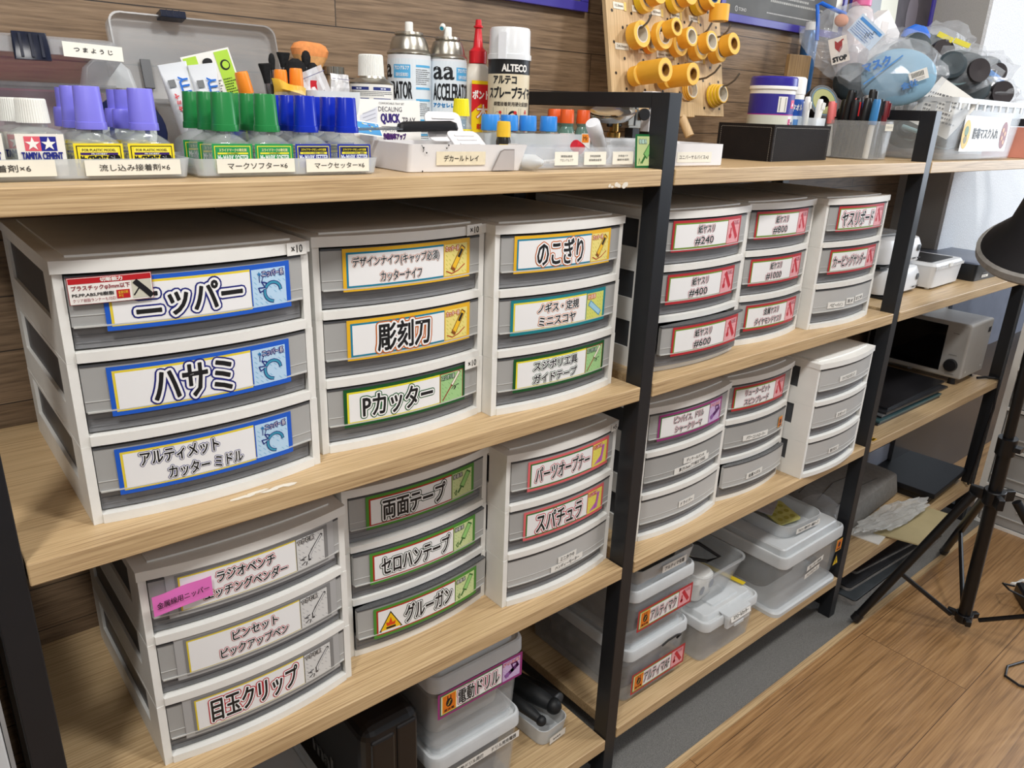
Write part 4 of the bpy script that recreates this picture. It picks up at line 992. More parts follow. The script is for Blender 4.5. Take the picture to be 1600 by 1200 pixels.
m.rect(0,.056,.0465,.047,y,K_); m.text('デカーリングクイックトレイ',.001,.044,.040,.0445,y,ink((60,50,70)),off=.0001); m.text('作業効率アップ',.002,.036,.030,.038,y,ink((70,30,100)),off=.0005)
m.text('COMFORTABLE TRAY SET',-.002,.036,.075,.0775,y,KG)
m.poly([(-.030,.060),(-.004,.072),(-.008,.030),(-.034,.018)],y,ink((214,216,224)))
for k in range(3): m.line([(-.026,.062-.005*k),(-.008,.068-.005*k)],.0012,y-.0003,ink((176,178,190)))
m.obj('card_sheet', t)
t = thing('decal_sheet', 'blue decal sheet with tiny marks leaning on the folded card', 'decal sheet', (.466,.132,.040), rot=(R(-38), R(6), R(8)))
m = MB(); m.rect(-.022,.024,0,.022,0,M_paper); m.rect(-.020,.022,.002,.020,-.0003,ink((74,150,206)))
rr = random.Random(2)
for k in range(12): x=rr.uniform(-.018,.018); z=rr.uniform(.004,.018); m.rect(x,x+.003,z,z+.0012,-.0006,ink(rr.choice(((240,240,240),(230,220,120),(150,60,110)))))
m.obj('sheet', t)
t = thing('scissors', 'black-handled scissors resting across the white tray', 'scissors', (.530,.108,.0465), rot=(R(0), R(-2), R(-6)))
m = MB(); m.loft([(0,.088,.011,.005),(.003,.090,.014,.006),(.010,.086,.012,.0055),(.013,.070,.006,.003)], M_blackp, T=TR(x=.010)); m.obj('handle', t)
m = MB(); m.poly([(0,0)]*3,0,M_chrome) if False else m.prism([(-.095,-.001),(-.030,-.007),(-.020,.0),(-.030,.006)], .003,.0045,M_chrome); m.prism([(-.092,.003),(-.030,.007),(-.020,.001),(-.032,-.004)], .0048,.006,M_chrome); m.obj('blades', t)
# yellow capped bottle, small yellow bottle
M_yel = mat('yellow_ribbed_cap', (240,226,30), rough=.4, var=.03)
t = thing('glue_bottle', 'lemon yellow ribbed cap bottle behind the paddles', 'bottle', (.618,.140,0))
MB().lathe([(0,0),(.0155,0),(.016,.050),(.0145,.055),(.009,.062),(.009,.068),(0,.068)], M_glass).obj('bottle_body', t)
m = MB(); m.rect(-.018,.018,.012,.040,0,ink((20,20,20)),8); m.rect(-.018,.018,.040,.050,-.0001,ink((240,222,40)),8); m.text('サラサラ',-.012,.012,.042,.048,-.0003,K_,off=.0002); m.text('PS',-.012,.012,.026,.038,-.0003,ink((240,90,90)),off=.001); wrap(m,.0162,-100); m.obj('wrap_label', t)
ribbed(MB(), .0122, .0105, .023, M_yel, n=30, z=.0672).obj('cap', t)
t = thing('paint_bottle', 'little amber-yellow capped bottle in the gap behind the white tray', 'bottle', (.6500,.083,0))
MB().lathe([(0,0),(.010,0),(.0105,.002),(.0105,.036),(.009,.042),(0,.042)], mat('dark_bottle',(40,38,34),rough=.25)).obj('bottle_body', t)
m = MB(); m.rect(-.010,.010,.014,.034,0,ink((30,30,30)),6); m.rect(-.010,.010,.0315,.0325,-.0002,ink((230,200,60)),6); m.rect(-.010,.010,.016,.0168,-.0002,ink((230,200,60)),6); m.text('超速',-.007,.0,.021,.029,-.0003,ink((230,226,210)),off=.0003); wrap(m,.0107,-105); m.obj('wrap_label', t)
MB().lathe([(.0098,0),(.0098,.014),(.0088,.0205),(0,.021)], mat('amber_cap',(236,190,50),rough=.4)).obj('cap', t, loc=(0,0,.042))
# frosted box with blue capped jars
t = thing('frosted_box', 'long frosted box behind the clear compartment box, blue-capped jars in it', 'box', (.7280, .1165, 0))
tub(MB(), .190, .034, .046, .006, M_clear2, taper=.03, wall=.002).obj('box_body', t)
M_sky = mat('sky_blue_cap', (54,140,224), rough=.35, var=.03)
_j = None
for i, x in enumerate((.6525, .6870, .7225, .7640)):
    lb = 'blue-capped jar in the frosted box, %s' % ('nearest the wood glue bottle', 'second from the left', 'third from the left', 'at its right end')[i]
    if _j is None:
        t = thing('paint_jar', lb, 'jar', (x, .1165, .003), 0, 'blue-capped jars')
        MB().lathe([(0,0),(.0125,0),(.0135,.002),(.0135,.034),(.011,.042),(.012,.047),(0,.047)], M_glass).obj('jar_body', t)
        m = MB(); m.rect(-.016,.016,.008,.030,0,M_paper,8); m.rect(-.016,.016,.012,.016,-.0002,ink((200,90,120)),8); m.rect(-.008,.008,.018,.028,-.0002,ink((110,140,200)),4); wrap(m,.0137,-105); m.obj('wrap_label', t)
        MB().lathe([(.0132,0),(.0135,.001),(.0128,.020),(.0120,.0215),(0,.0215)], M_sky, n=32).obj('cap', t, loc=(0,0,.0465)); _j = t
    else: copy_thing(_j, '', lb, (x, .1165, .003), 15*i)
M_oc = mat('vermilion_cap', (226,92,36), rough=.4, var=.03)
_j = None
for i, (x, y) in enumerate(((.8430,.160),(.8440,.190),(.8800,.160),(.9080,.262),(.9420,.262))):
    lb = ('orange-red capped paint jar left of the vise, in front of another','orange-red capped paint jar half hidden behind its neighbour','orange-red capped paint jar standing alone just left of the vise','glass jar under the round vise plate, orange cap edge showing','white-labelled glass jar behind the vise')[i]
    if _j is None:
        t = thing('paint_jar', lb, 'jar', (x, y, 0), 0, 'orange-red capped jars')
        m = MB(); m.lathe([(0,0),(.0125,0),(.0135,.003),(.0135,.046),(.010,.056),(.012,.061),(0,.061)], mat('green_glass',(120,160,148),rough=.1,alpha=.6,var=.1)); m.obj('jar_body', t)
        m = MB(); m.rect(-.016,.016,.022,.046,0,M_paper,8); m.rect(-.015,-.002,.032,.045,-.0002,ink((240,140,40)),4); m.rect(.003,.014,.032,.045,-.0002,ink((226,120,50)),4); m.text('Mr.',-.013,-.004,.035,.042,-.0004,K_); wrap(m,.0137,-112); m.obj('wrap_label', t)
        MB().lathe([(.0115,0),(.0117,.001),(.0105,.020),(.0098,.0212),(0,.0212)], M_oc, n=28).obj('cap', t, loc=(0,0,.061)); _j = t
    else: copy_thing(_j, '', lb, (x, y, 0), 20*i)
# clear compartment box
t = thing('compartment_box', 'clear shallow compartment box with three paper labels', 'box', (.7560, .068, 0))
m = MB(); tub(m, .268, .066, .031, .004, M_clear, taper=.02, wall=.0015)
for x in (-.052, .036): m.box(x-.0008, x+.0008, -.032, .032, .002, .028, M_clear)
m.obj('box_body', t)
for (x, a, b) in ((-.052, '瞬間接着剤', 'アロンアルフア'), (.006, '多用途耐衝撃', '高強度接着剤'), (.066, '多用途パテ', '補修充填剤')):
    m = MB(); m.rect(0,.046,0,.0185,0,M_cream); m.text(a,.012,.034,.0105,.0140,-.0003,K_); m.text(b,.010,.036,.0050,.0085,-.0003,K_); m.obj('name_sticker', t, loc=(x,-.0345,.0062), rot=(R(-2),0,0))
t = thing('category_card', 'green-bordered card with a glue tube drawing on the clear box', 'card', (.8920, .0300, .0006), rot=(R(-5),0,0))
m = MB(); m.loft([(0,.0448,.0012,.0005),(.0495,.0448,.0012,.0005)], ink((30,110,60))); y = -.0010
m.rect(-.0195,.0195,.003,.0465,y,ink((206,222,160))); g = ink((60,120,60))
m.line([(.002,.020),(.014,.034)],.0115,y-.0002,g); m.line([(.0025,.0205),(.0135,.0335)],.0095,y-.0004,ink((140,200,120))); m.line([(-.008,.008),(.001,.019)],.004,y-.0002,g); m.line([(-.016,.006),(-.014,.014),(-.011,.006)],.0008,y-.0003,g)
m.text('接着系',-.016,.002,.0355,.0425,y-.0003,K_,off=.0006); m.text('接着系',-.016,.002,.0355,.0425,y-.0006,ink((206,240,226)),off=.0002); m.obj('card_sheet', t)
# tubes lying in the clear box
t = thing('glue_tube', 'white round-ended glue tube sticking up out of the clear box', 'tube', (.845, .074, .014), rot=(R(6), R(-42), R(8)))
MB().lathe([(0,0),(.008,0),(.0105,.004),(.0105,.045),(.0112,.046),(.0112,.066),(.0100,.0685),(0,.069)], M_tube).obj('tube_body', t)
t = thing('glue_tube', 'red-and-white capped glue tube beside the white one in the clear box', 'tube', (.828, .082, .012), rot=(R(0), R(-64), R(0)))
MB().lathe([(0,0),(.007,0),(.0082,.004),(.0082,.036),(0,.036)], M_tube).obj('tube_body', t); MB().lathe([(.0086,.030),(.0086,.044),(.0075,.046),(0,.046)], ink((206,30,44))).obj('cap', t)
t = thing('glue_tube', 'pale glue tube lying inside the left end of the clear box', 'tube', (.640, .070, .012), rot=(R(90), R(62), R(20)))
MB().lathe([(0,0),(.006,0),(.010,.006),(.010,.05),(.004,.062),(0,.064)], M_milk).obj('tube_body', t); m = MB(); m.lathe([(.004,0),(.0065,0)], ink((90,90,190))); m.obj('print', t, loc=(0,0,-.0005))
for i in range(4):
    o = MB().box(-.018,.018,-.006,.006,0,.003,M_paper).obj('folded_leaflet', None, loc=(.700+.022*i,.078+.004*(i%2),.0035+.0022*i), rot=(0,R(-6),R(10*i-12)))
    tag(o, ['bottom folded leaflet in the clear box','second folded leaflet in the clear box','third folded leaflet in the clear box','top folded leaflet in the clear box'][i], 'leaflet', 'leaflets in the clear box')

# ---- vise ---------------------------------------------------------------
t = thing('universal_vise', 'metal and brass universal vise seen through the black frame', 'vise', (.965, .160, 0))
M_brass = mat('brass', (170,132,70), rough=.25, metal=.9, var=.1)
MB().loft([(0,.120,.070,.008),(.034,.120,.070,.008),(.040,.112,.062,.006)], mat('vise_grey',(176,178,180),rough=.35,var=.04)).obj('base_plate', t)
m = MB(); m.lathe([(0,0),(.012,0),(.012,.008),(.008,.010),(.007,.028),(.010,.030),(.010,.036),(0,.037)], M_brass, n=18); m.tube([(-.016,0,.020),(.016,0,.020)],.003,M_blackp); m.obj('swivel_post', t, loc=(-.010,0,.040))
m = MB(); m.lathe([(0,0),(.030,.002),(.040,.012),(.041,.015),(.0385,.016),(.028,.010),(0,.008)], M_chrome, n=40); m.obj('clamp_plate', t, loc=(-.016,0,.068), rot=(R(8),R(-12),0))
m = MB(); m.box(.012,.036,-.012,.012,.060,.096,M_alu); m.box(.026,.030,-.013,-.011,.060,.092,M_blackp); m.box(.016,.046,-.010,.010,.056,.070,M_alu); m.obj('jaw_block', t, bevel=.001)
m = MB(); m.box(.022,.040,-.014,.004,.034,.056,M_blackp); m.obj('jaw_pad', t, bevel=.001)
m = MB(); m.lathe([(0,0),(.0095,0),(.0100,.002),(.0100,.011),(.009,.012),(0,.012)], M_blackp, n=16); m.obj('knob', t, loc=(.050,-.010,.079), rot=(R(90),0,R(-35)))
m = MB(); m.tube([(.040,.0,.080),(.085,.0,.083)],.0055,M_chrome); m.obj('shaft', t)
# ================================================================== lower shelves, left and middle bays
def bin_lidded(label, x, y, z, w, d, hb, hl, mt=None, mtl=None, rz=0, cat='storage box', name='storage_box', group=None):
    t = thing(name, label, cat, (x + w/2, y + d/2, z + .0003), rz, group)
    m = MB(); tub(m, w-.006, d-.006, hb, .018, mt or M_bin, taper=.05, wall=.002)
    m.obj('box_body', t)
    m = MB(); W, D = w, d
    m.loft([(hb-.009,W-.001,D-.001,.020),(hb-.007,W+.002,D+.002,.021),(hb+hl*.45,W+.001,D+.001,.021),(hb+hl*.62,W-.003,D-.003,.020),(hb+hl*.66,W-.010,D-.010,.018),(hb+hl*.42,W-.016,D-.016,.016),(hb+hl*.42,W-.028,D-.028,.014),(hb+hl-.003,W-.034,D-.034,.012),(hb+hl,W-.040,D-.040,.012)], mtl or M_milk, cap0=False, cap1=True); m.obj('lid', t)
    return t
def on(t, m, name, w, d, dx, z, dy=0.0, rx=0):
    m.bend(lambda p: (p[0] + dx, p[1] - d/2 - .0025 + dy, p[2] + z)); return m.obj(name, t)
za, zb, zc = Z3
b1 = bin_lidded('cloudy box labelled for electric drills, on top of its twin', .503, .042, za + .1684, .200, .30, .138, .030, group='stacked drill boxes')
b0 = bin_lidded('cloudy box with a long thin paper label, under the drill box', .505, .042, za, .200, .30, .138, .030, group='stacked drill boxes')
on(b1, card('drill', L1('電動ドリル', .02, .98, .20, .80), W=.182, H=.051, warn='plug'), 'label_card', .2, .30, -.0910, .0800)
on(b0, sticker('電動ドリル用刃　　ドリル用充電器', .150, .0155, off=.00008, pad=.05), 'name_sticker', .2, .30, -.060, .105)
t = tag(MB().loft([(.003,.150,.22,.02),(.10,.160,.24,.02)], mat('drill_contents',(92,90,90),rough=.6,alpha=1,var=.5,vscale=30)).obj('drill_parts_bundle', None, loc=(.605,.19,za)), 'dim jumble of drill parts inside the lower drill box', 'tools')
t = tag(MB().loft([(.006,.150,.22,.02),(.09,.160,.24,.02)], mat('drill_contents2',(176,172,166),rough=.6,var=.25,vscale=20)).obj('drill_parts_bundle', None, loc=(.603,.19,za+.1684)), 'pale bundle inside the upper drill box', 'tools')
# black drill case
t = thing('drill_case', 'tall black tool case with white lettering on its side and a red and yellow sticker', 'case', (.378, .045, za + .0003))
m = MB(); m.box(0,.106,0,.30,0,.292, M_case := mat('case_black', (26,25,26), rough=.35, var=.1)); m.obj('case_body', t, bevel=.022, bseg=4)
m = MB(); m.box(.012,.054,-.004,.004,.012,.270,M_case); m.obj('front_shell', t, bevel=.006)
m = MB(); m.box(.058,.096,-.003,.004,.012,.276,M_case); m.obj('rear_shell', t, bevel=.006)
m = MB(); m.text('makita', 0,.150,0,.036,0,mat('case_letter',(206,206,204),rough=.5,var=0),off=.0018); m.bend(lambda p: (-.0006, .19 - p[0], p[2]+.115)); m.obj('lettering', t)
m = MB(); m.rect(0,.024,0,.05,0,ink((236,200,60))); m.rect(0,.009,.0,.05,-.0002,ink((206,30,40))); m.text('CA',.010,.022,.015,.035,-.0003,K_,off=.0004); m.rect(-.001,0,.0,.051,-.0001,M_paper); m.rect(.024,.025,0,.051,-.0001,M_paper); m.obj('warning_sticker', t, loc=(.078,-.0035,.108))
t = bin_lidded('low cloudy box left of the black tool case, only its corner showing', .200, .060, za, .165, .29, .10, .022)
# tub of clamps
t = thing('small_tub', 'small cloudy tub holding black-handled grips, with a torn paper label', 'tub', (.8140, .125, za), 4)
tub(MB(), .078, .125, .040, .018, M_milk, taper=.08).obj('tub_body', t)
m = MB(); m.rect(-.022,.024,.006,.022,-.0655,M_paper,3); fine(m,-.012,.014,.010,.018,1,-.0660,KG,3); m.obj('name_sticker', t)
def grip(label, a, b, r, loc=(0,0,0)):
    t = thing('hand_grip', label, 'tool', loc, group='black-handled grips'); A = Vector(a); B = Vector(b); D = B - A; n = 9
    pts = [A + D*(i/n) + Vector((0,0,.004*math.sin(3.1*i/n))) for i in range(n+1)]
    rs = [r*(.72 + .38*math.sin(math.pi*min(1,(i+1)/n*.9))) for i in range(n+1)]
    MB().tube(pts, rs, mat('rubber_grip',(36,38,40),rough=.55,var=.15,vscale=60), n=14).obj('handle', t)
    MB().ball(tuple(B), (r*.95,r*.95,r*.95), mat('rubber_grip_end',(30,32,34),rough=.5)).obj('end_cap', t)
    return t
grip('thick black grip with a hexagonal hollow end, resting in the tub', (.806,.210,za+.052), (.838,.095,za+.054), .0180)
grip('slimmer black grip beside the thick one, resting in the tub', (.768,.190,za+.064), (.792,.082,za+.052), .0115)
m = MB(); m.lathe([(.0205,0),(.0160,-.002),(.0120,.006),(0,.006)], M_blackp, n=6); 
t = thing('bar_clamp', 'black-handled clamp with a steel rod lying behind the tub', 'clamp', (0,0,0))
MB().tube([(.790,.235,za+.050),(.855,.225,za+.030),(.880,.170,za+.018),(.888,.135,za+.0165)],[.010,.011,.0135,.015],M_blackp,n=12).obj('handle', t)
MB().tube([(.745,.26,za+.006),(.800,.235,za+.075)],.0032,M_chrome,n=8).obj('rod', t)
MB().ball((.888,.133,za+.0165),(.015,.008,.015),mat('grip_end_grey',(70,72,76),rough=.4)).obj('end_cap', t)

# ---- middle bay, lowest shelf
s1 = bin_lidded('cloudy box with the lower red machine label, at the foot of the stack', .984, .030, zb, .205, .32, .122, .0255, group='stacked sanding-machine boxes')
s2 = bin_lidded('cloudy box with the upper red machine label, under the black-filled tray', .982, .030, zb + .1478, .205, .32, .122, .0255, group='stacked sanding-machine boxes')
on(s1, card('sand', L1('アルティマAF', .0, .98, .24, .76), W=.178, H=.052, warn='plug'), 'label_card', .2, .32, -.088, .028)
on(s2, card('sand', L1('アルティマク', .0, .98, .24, .76), W=.178, H=.052, warn='plug'), 'label_card', .2, .32, -.088, .042)
for k, (z_, c, lb) in enumerate(((zb+.004,(150,150,152),'pale machine parts inside the lower labelled box'),(zb+.152,(112,114,118),'dim machine parts inside the upper labelled box'))):
    o = MB().loft([(0,.15,.24,.03),(.06,.16,.25,.03),(.075,.10,.18,.04)], mat('bundle_%d'%k,c,rough=.6,var=.4,vscale=25)).obj('parts_bundle', None, loc=(1.086,.19,z_)); tag(o, lb, 'tools')
m = MB(); m.tube([(-.03,0,0),(-.015,-.004,.010),(.01,-.006,.013),(.03,-.002,.004),(.02,.0,-.004)],.0022,M_blackp); tag(m.obj('cable', None, loc=(1.115,.024,zb+.118)), 'short black cable loop squeezed out from under the upper box', 'cable')
t = thing('open_tray', 'clear open tray of black parts on top of the two labelled boxes', 'tray', (1.083, .150, zb + .2960)); 
tub(MB(), .180, .235, .036, .012, M_clear2, taper=.05).obj('tray_body', t)
on(t, sticker('アルティマ先端', .078, .017, pad=.1), 'name_sticker', .18, .235, -.020, .010)
o = MB().loft([(0,.14,.19,.02),(.024,.15,.20,.02),(.030,.12,.17,.03)], M_blackp).obj('sanding_heads', None, loc=(1.080,.155,zb+.300)); tag(o, 'heap of black sanding heads filling the clear tray', 'tool heads')
# latch box
t = bin_lidded('cloudy latch box with handwritten slip on its wide white clip', 1.222, .008, zb, .215, .30, .098, .022)
m = MB(); m.loft([(0,.090,.010,.003),(.024,.094,.012,.004),(.030,.092,.020,.004,0,.004),(.0335,.088,.03,.004,0,.01)], M_milk); m.box(-.018,.018,-.007,-.004,-.003,.004,M_milk); m.obj('latch', t, loc=(.004,-.157,.082), bevel=.001)
m = sticker('スチロールカッター', .078, .0165, off=.0002, pad=.12); m.obj('name_sticker', t, loc=(-.034,-.1665,.099), rot=(R(-16),0,0))
m = MB(); m.loft([(0,.10,.05,.006),(.006,.096,.046,.005)], M_milk); m.obj('lid_handle', t, loc=(.004,-.095,.118))
# bowl of adapter
t = thing('open_bowl', 'clear open container with a white adapter inside, on the latch box', 'container', (1.300, .155, zb + .1225))
tub(MB(), .170, .25, .105, .022, M_bin, taper=.22, rim=.004).obj('container_body', t)
t = thing('adapter', 'white rounded adapter with two grey-blue dots, inside the clear container', 'adapter', (1.288, .135, zb + .127), 8)
m = MB(); m.loft([(0,.085,.125,.02),(.004,.092,.130,.022),(.046,.090,.128,.02),(.054,.080,.118,.02)], M_white2); m.obj('adapter_body', t)
m = MB()
for sx in (-.022, .022): m.disc(sx,.026,.011,-.0658,ink((140,150,166)),n=18)
m.obj('dots', t)
m = MB(); m.tube([(1.255,.24,zb+.186),(1.29,.20,zb+.225),(1.33,.13,zb+.230),(1.35,.08,zb+.21),(1.33,.10,zb+.195),(1.28,.17,zb+.195)],.0045,M_blackp,n=8); tag(m.obj('charging_cable', None), 'looped dark cord lying on the white adapter', 'cord')
tag(MB().box(0,.014,0,.22,0,.0015,ink((214,186,40))).obj('yellow_strip', None, loc=(1.413,.045,zb+.1245), rot=(0,0,R(6))), 'thin yellow strip on the lid of the latch box', 'strip')
# big box
t = bin_lidded('largest clear box with warning stickers on its front right', 1.520, .002, zb, .300, .36, .150, .036, mt=M_bin)
MB().loft([(0,.304,.364,.022),(.010,.304,.364,.022),(.014,.296,.356,.02)], M_milk).obj('base_rim', t, loc=(0,0,-.0002))
o = MB().loft([(0,.17,.20,.03),(.07,.19,.22,.03),(.105,.15,.17,.05)], mat('dark_tool',(74,76,80),rough=.6,var=.5,vscale=14)).obj('wrapped_tool', None, loc=(1.675,.19,zb+.004)); tag(o, 'dark wrapped tool inside the largest clear box', 'tool')
for (tx, dx, z_, w_) in (('ルーター本体', -.035, .098, .078), ('ハンドピース', -.040, .076, .070)):
    m = sticker(tx, w_, .0145, pad=.14); m.bend(lambda p: (p[0], p[1], p[2] + p[0]*.10)); on(t, m, 'name_sticker', .3, .36, dx, z_)
m = MB(); m.rect(0,.030,0,.036,0,ink((236,196,80))); m.rect(.002,.028,.002,.034,-.0003,ink((228,120,36))); m.disc(.015,.020,.006,-.0006,K_,rz=.008); m.rect(.006,.024,.004,.008,-.0006,K_); on(t, m, 'plug_sticker', .3, .36, .108, .102)
m = MB(); m.poly([(0,0),(.034,0),(.017,.036)],0,K_); m.poly([(.004,.0025),(.030,.0025),(.017,.030)],-.0003,ink((240,200,30))); m.rect(.0155,.0185,.011,.022,-.0006,K_); m.disc(.017,.007,.002,-.0006,K_,n=8); on(t, m, 'warning_sticker', .3, .36, .104, .058)
t = thing('open_tray', 'low frosted tray with handwritten strip on the lid of the largest box', 'tray', (1.660, .150, zb + .1865), -3); tub(MB(), .165, .235, .040, .03, M_clear2, taper=.08).obj('tray_body', t)
on(t, sticker('アルティマ替やすり・両面テープ', .105, .0150, pad=.08), 'name_sticker', .165, .235, -.040, .012, dy=.003)
for i,(x,y,rz,c) in enumerate(((1.640,.165,20,(168,160,160)),(1.675,.120,-18,(206,200,120)))):
    m = MB(); m.loft([(0,.07,.085,.006),(.004,.07,.085,.006)], mat('packet_%d'%i,c,rough=.3,alpha=.9,var=.15,vscale=60))
    if i: 
        for a in range(3):
            for b in range(3): m.lathe([(0,.0045),(.007,.0045)], ink((170,160,70)), T=TR(-.02+.02*a,-.025+.024*b,0), n=12)
    tag(m.obj('sandpaper_packet', None, loc=(x,y,zb+.2+.022*(1-i)), rot=(R(6),R(-8),R(rz))), ('grey packet in the frosted tray, under the yellow-dotted one','packet with yellow round pads in the frosted tray')[i], 'packet')
# ================================================================== top of middle bay
t = thing('parts_box', 'small plain white box with universal vise lettering on a paper strip', 'box', (1.030, .080, .0003), -3)
tub(MB(), .118, .100, .036, .002, M_wt, wall=.002).obj('box_body', t)
m = MB(); m.rect(-.055,.030,.007,.0235,0,M_cream,2); m.text('ユニバーサルバイス×3',-.050,.022,.012,.0185,-.0003,ink((96,90,86)),off=.00005); m.bend(lambda p:(p[0],p[1]-.0505,p[2])); m.obj('name_sticker', t)
t = thing('drill_stand', 'white and silver upright gadget just right of the black frame', 'gadget', (1.062, .175, 0))
m = MB(); m.loft([(0,.03,.03,.004),(.05,.02,.03,.004)], M_blackp); m.obj('foot', t); MB().box(-.012,.012,-.010,.010,.050,.082,M_wt).obj('lower_block', t, bevel=.001)
m = MB(); m.box(-.012,.012,-.012,.012,.091,.118,M_wt); m.line([(-.001,.100),(.003,.104),(-.001,.108)],.0015,-.0123,K_); m.obj('upper_block', t, bevel=.0015)
MB().lathe([(0,.078),(.003,.078),(.003,.093),(0,.093)],M_chrome,n=10).obj('pin', t)
# ---- pegboard -----------------------------------------------------------
M_pegw = wood_mat('pegboard_ply', (218,190,146), (204,174,130), (184,154,112), scale=(14, 14, 1.0), fscale=(260, 260, 6), ringw=.03, rough=.55, bumpd=.0002)
PB0 = Vector((1.094, .296, .082)); tilt = R(-11.5)      # leans back
t = thing('pegboard', 'light wooden pegboard with rows of holes leaning against the wall', 'pegboard', PB0, rot=(tilt, 0, R(1.5)))
PW, PH = .372, .50
m = MB(); m.box(0,PW,0,.009,0,PH,M_pegw)
hole = ink((34,24,16))
nx, nz = 13, 17
for i in range(nx):
    for j in range(nz):
        if (i + j) % 2: continue
        m.disc(.016+i*.0283, .016+j*.0283, .0031, -.0004, hole, n=10)
m.obj('board', t)
MB().box(.0,.236,-.020,-.0005,-.008,.022,M_pegw).obj('ledge', t, bevel=.001)
def pegT(x, z, out=0.0): return (x, -out, z)
MB().tube([(.200,-.012,-.006),(.206,-.026,-.048)],.0095,M_pegw,n=18).obj('dowel', t)
M_hook = mat('hook_steel', (122,116,108), rough=.3, metal=.7, var=.05)
def hook(x, z, L=.055):
    m = MB(); m.tube([(x,.0,z),(x,-.006,z+.001),(x,-L*.7,z-.001),(x+.003,-L*.95,z+.006),(x+.006,-L*1.12,z+.018)],.0021,M_hook,n=8); m.tube([(x-.004,-.001,z+.012),(x-.004,-.004,z+.0),(x-.001,-.004,z-.008)],.0016,M_hook,n=6); return m.obj('hook', t)
tags_ = []
def ptag(x, z, w, tx, tape=True):
    m = MB(); m.rect(x, x+w, z, z+.012, -.0008, M_cream); m.text(tx, x+.005, x+w-(.008 if tape else .004), z+.004, z+.0085, -.0012, ink((80,70,60)), off=.00005)
    if tape: m.rect(x+w-.0055, x+w+.001, z-.0015, z+.014, -.0016, ink((236,206,120)))
    m.obj('size_label', t)
M_tape = mat('masking_tape_yellow', (240,178,56), rough=.5, var=.03); M_tape2 = mat('masking_tape_side', (238,190,84), rough=.6, var=.03); M_core = mat('tape_core_white',(214,206,190),rough=.6); M_coreb = mat('tape_core_brown',(150,104,40),rough=.6,var=.7,vscale=900)
Mt = Matrix.Translation(PB0) @ Matrix.Rotation(R(1.5),4,'Z') @ Matrix.Rotation(tilt,4,'X')
def roll(label, x, z, out, r, w, ri, core=None, drx=0, drz=0, col=None, lean=0):
    """roll hung on a hook; x,z on the board, out = gap from the board"""
    c = Mt @ Vector((x, -out, z))
    o = thing('tape_roll', label, 'tape roll', c, rot=(R(90)+tilt+R(drx), 0, R(1.5+drz)), group='yellow tape rolls')
    k = col or M_tape; m = MB()
    m.lathe([(ri+.0006,0,M_tape2),(r-.0006,0,M_tape2),(r,.0006,k),(r,w-.0006,M_tape2),(r-.0006,w,M_tape2),(ri+.0006,w,M_tape2)], k, n=36); m.obj('tape', o)
    m = MB(); m.lathe([(ri-.0015,0),(ri+.0006,0),(ri+.0006,w+.0002),(ri-.0015,w+.0002),(ri-.0015,0)], core or M_core, n=30); m.obj('core', o)
    return o
# board coordinates of a world-ish point (x, z at y) are x-PB0.x , (z-PB0.z)/cos
def bx(x): return x - PB0.x
def bz(z): return (z - PB0.z)/math.cos(tilt)
row1 = [(1.155,.236),(1.215,.236),(1.283,.238),(1.350,.240),(1.420,.243)]
for x, z in row1: hook(bx(x), bz(z)-.006, .048)
for (x, z, tx) in ((1.108,.262,'12.0mm'),(1.163,.262,'15.0mm'),(1.222,.262,'18.0mm'),(1.284,.262,'18.0mm'),(1.346,.262,'24.0mm')): ptag(bx(x)+.006, bz(z)+.006, .036, tx)
D0 = .012
roll('single yellow tape roll at the left end of the upper hook row', bx(1.155), bz(.232)-.014, D0, .0245, .022, .0155)
roll('wide-rimmed yellow tape roll on the second hook of the upper row', bx(1.213), bz(.232)-.013, D0+.016, .0262, .014, .0165)
roll('orange tape roll closest to the board on the second hook', bx(1.207), bz(.226)-.014, .003, .020, .012, .012, col=mat('orange_tape',(240,150,50),rough=.5))
roll('small tape roll with patterned core in front on the second hook', bx(1.219), bz(.236)-.008, D0+.032, .0170, .024, .0100, core=M_coreb)
roll('flat yellow tape roll behind on the third hook', bx(1.283), bz(.225)-.013, D0, .0235, .016, .0145)
roll('narrower yellow tape roll in front on the third hook', bx(1.287), bz(.230)-.010, D0+.017, .0190, .024, .0140)
roll('broad yellow tape roll behind on the fourth hook', bx(1.348), bz(.222)-.013, D0, .0240, .020, .0150)
roll('yellow tape roll in front on the fourth hook', bx(1.353), bz(.228)-.012, D0+.021, .0205, .022, .0150)
roll('yellow tape roll behind on the fifth hook, lowest of three', bx(1.416), bz(.216)-.010, D0, .0215, .022, .0120)
roll('yellow tape roll with patterned core in front on the fifth hook', bx(1.425), bz(.224)-.008, D0+.024, .0220, .024, .0120, core=M_coreb)
roll('tape roll standing on edge on top of the fifth hook pair', bx(1.418)-.018, bz(.252)+.010, D0+.028, .0205, .032, .0130, drx=-80)
for x, z, r_, w_ in ((1.155,.171,.0205,.020),(1.245,.171,.0205,.020)):
    pass
hook(bx(1.155), bz(.152)); hook(bx(1.245), bz(.150)); hook(bx(1.330), bz(.146), .075); hook(bx(1.420), bz(.138), .062)
ptag(bx(1.106)+.006, bz(.196), .040, '24.0mm', False); ptag(bx(1.168)+.012, bz(.194), .022, '30mm', False); ptag(bx(1.232)+.006, bz(.190), .060, '3.0mm（曲線用）', True); ptag(bx(1.330)+.012, bz(.188), .058, '5.0mm（曲線用）', True)
roll('short tape roll behind the long one, left of the two long rolls', bx(1.148), bz(.150)-.004, .010, .0185, .018, .0105)
roll('long yellow tape roll with patterned core, left of two', bx(1.158), bz(.156)-.006, .024, .0215, .058, .0115, core=M_coreb, drx=6, drz=0)
roll('short tape roll behind the right-hand long roll', bx(1.238), bz(.148)-.004, .010, .0185, .018, .0105)
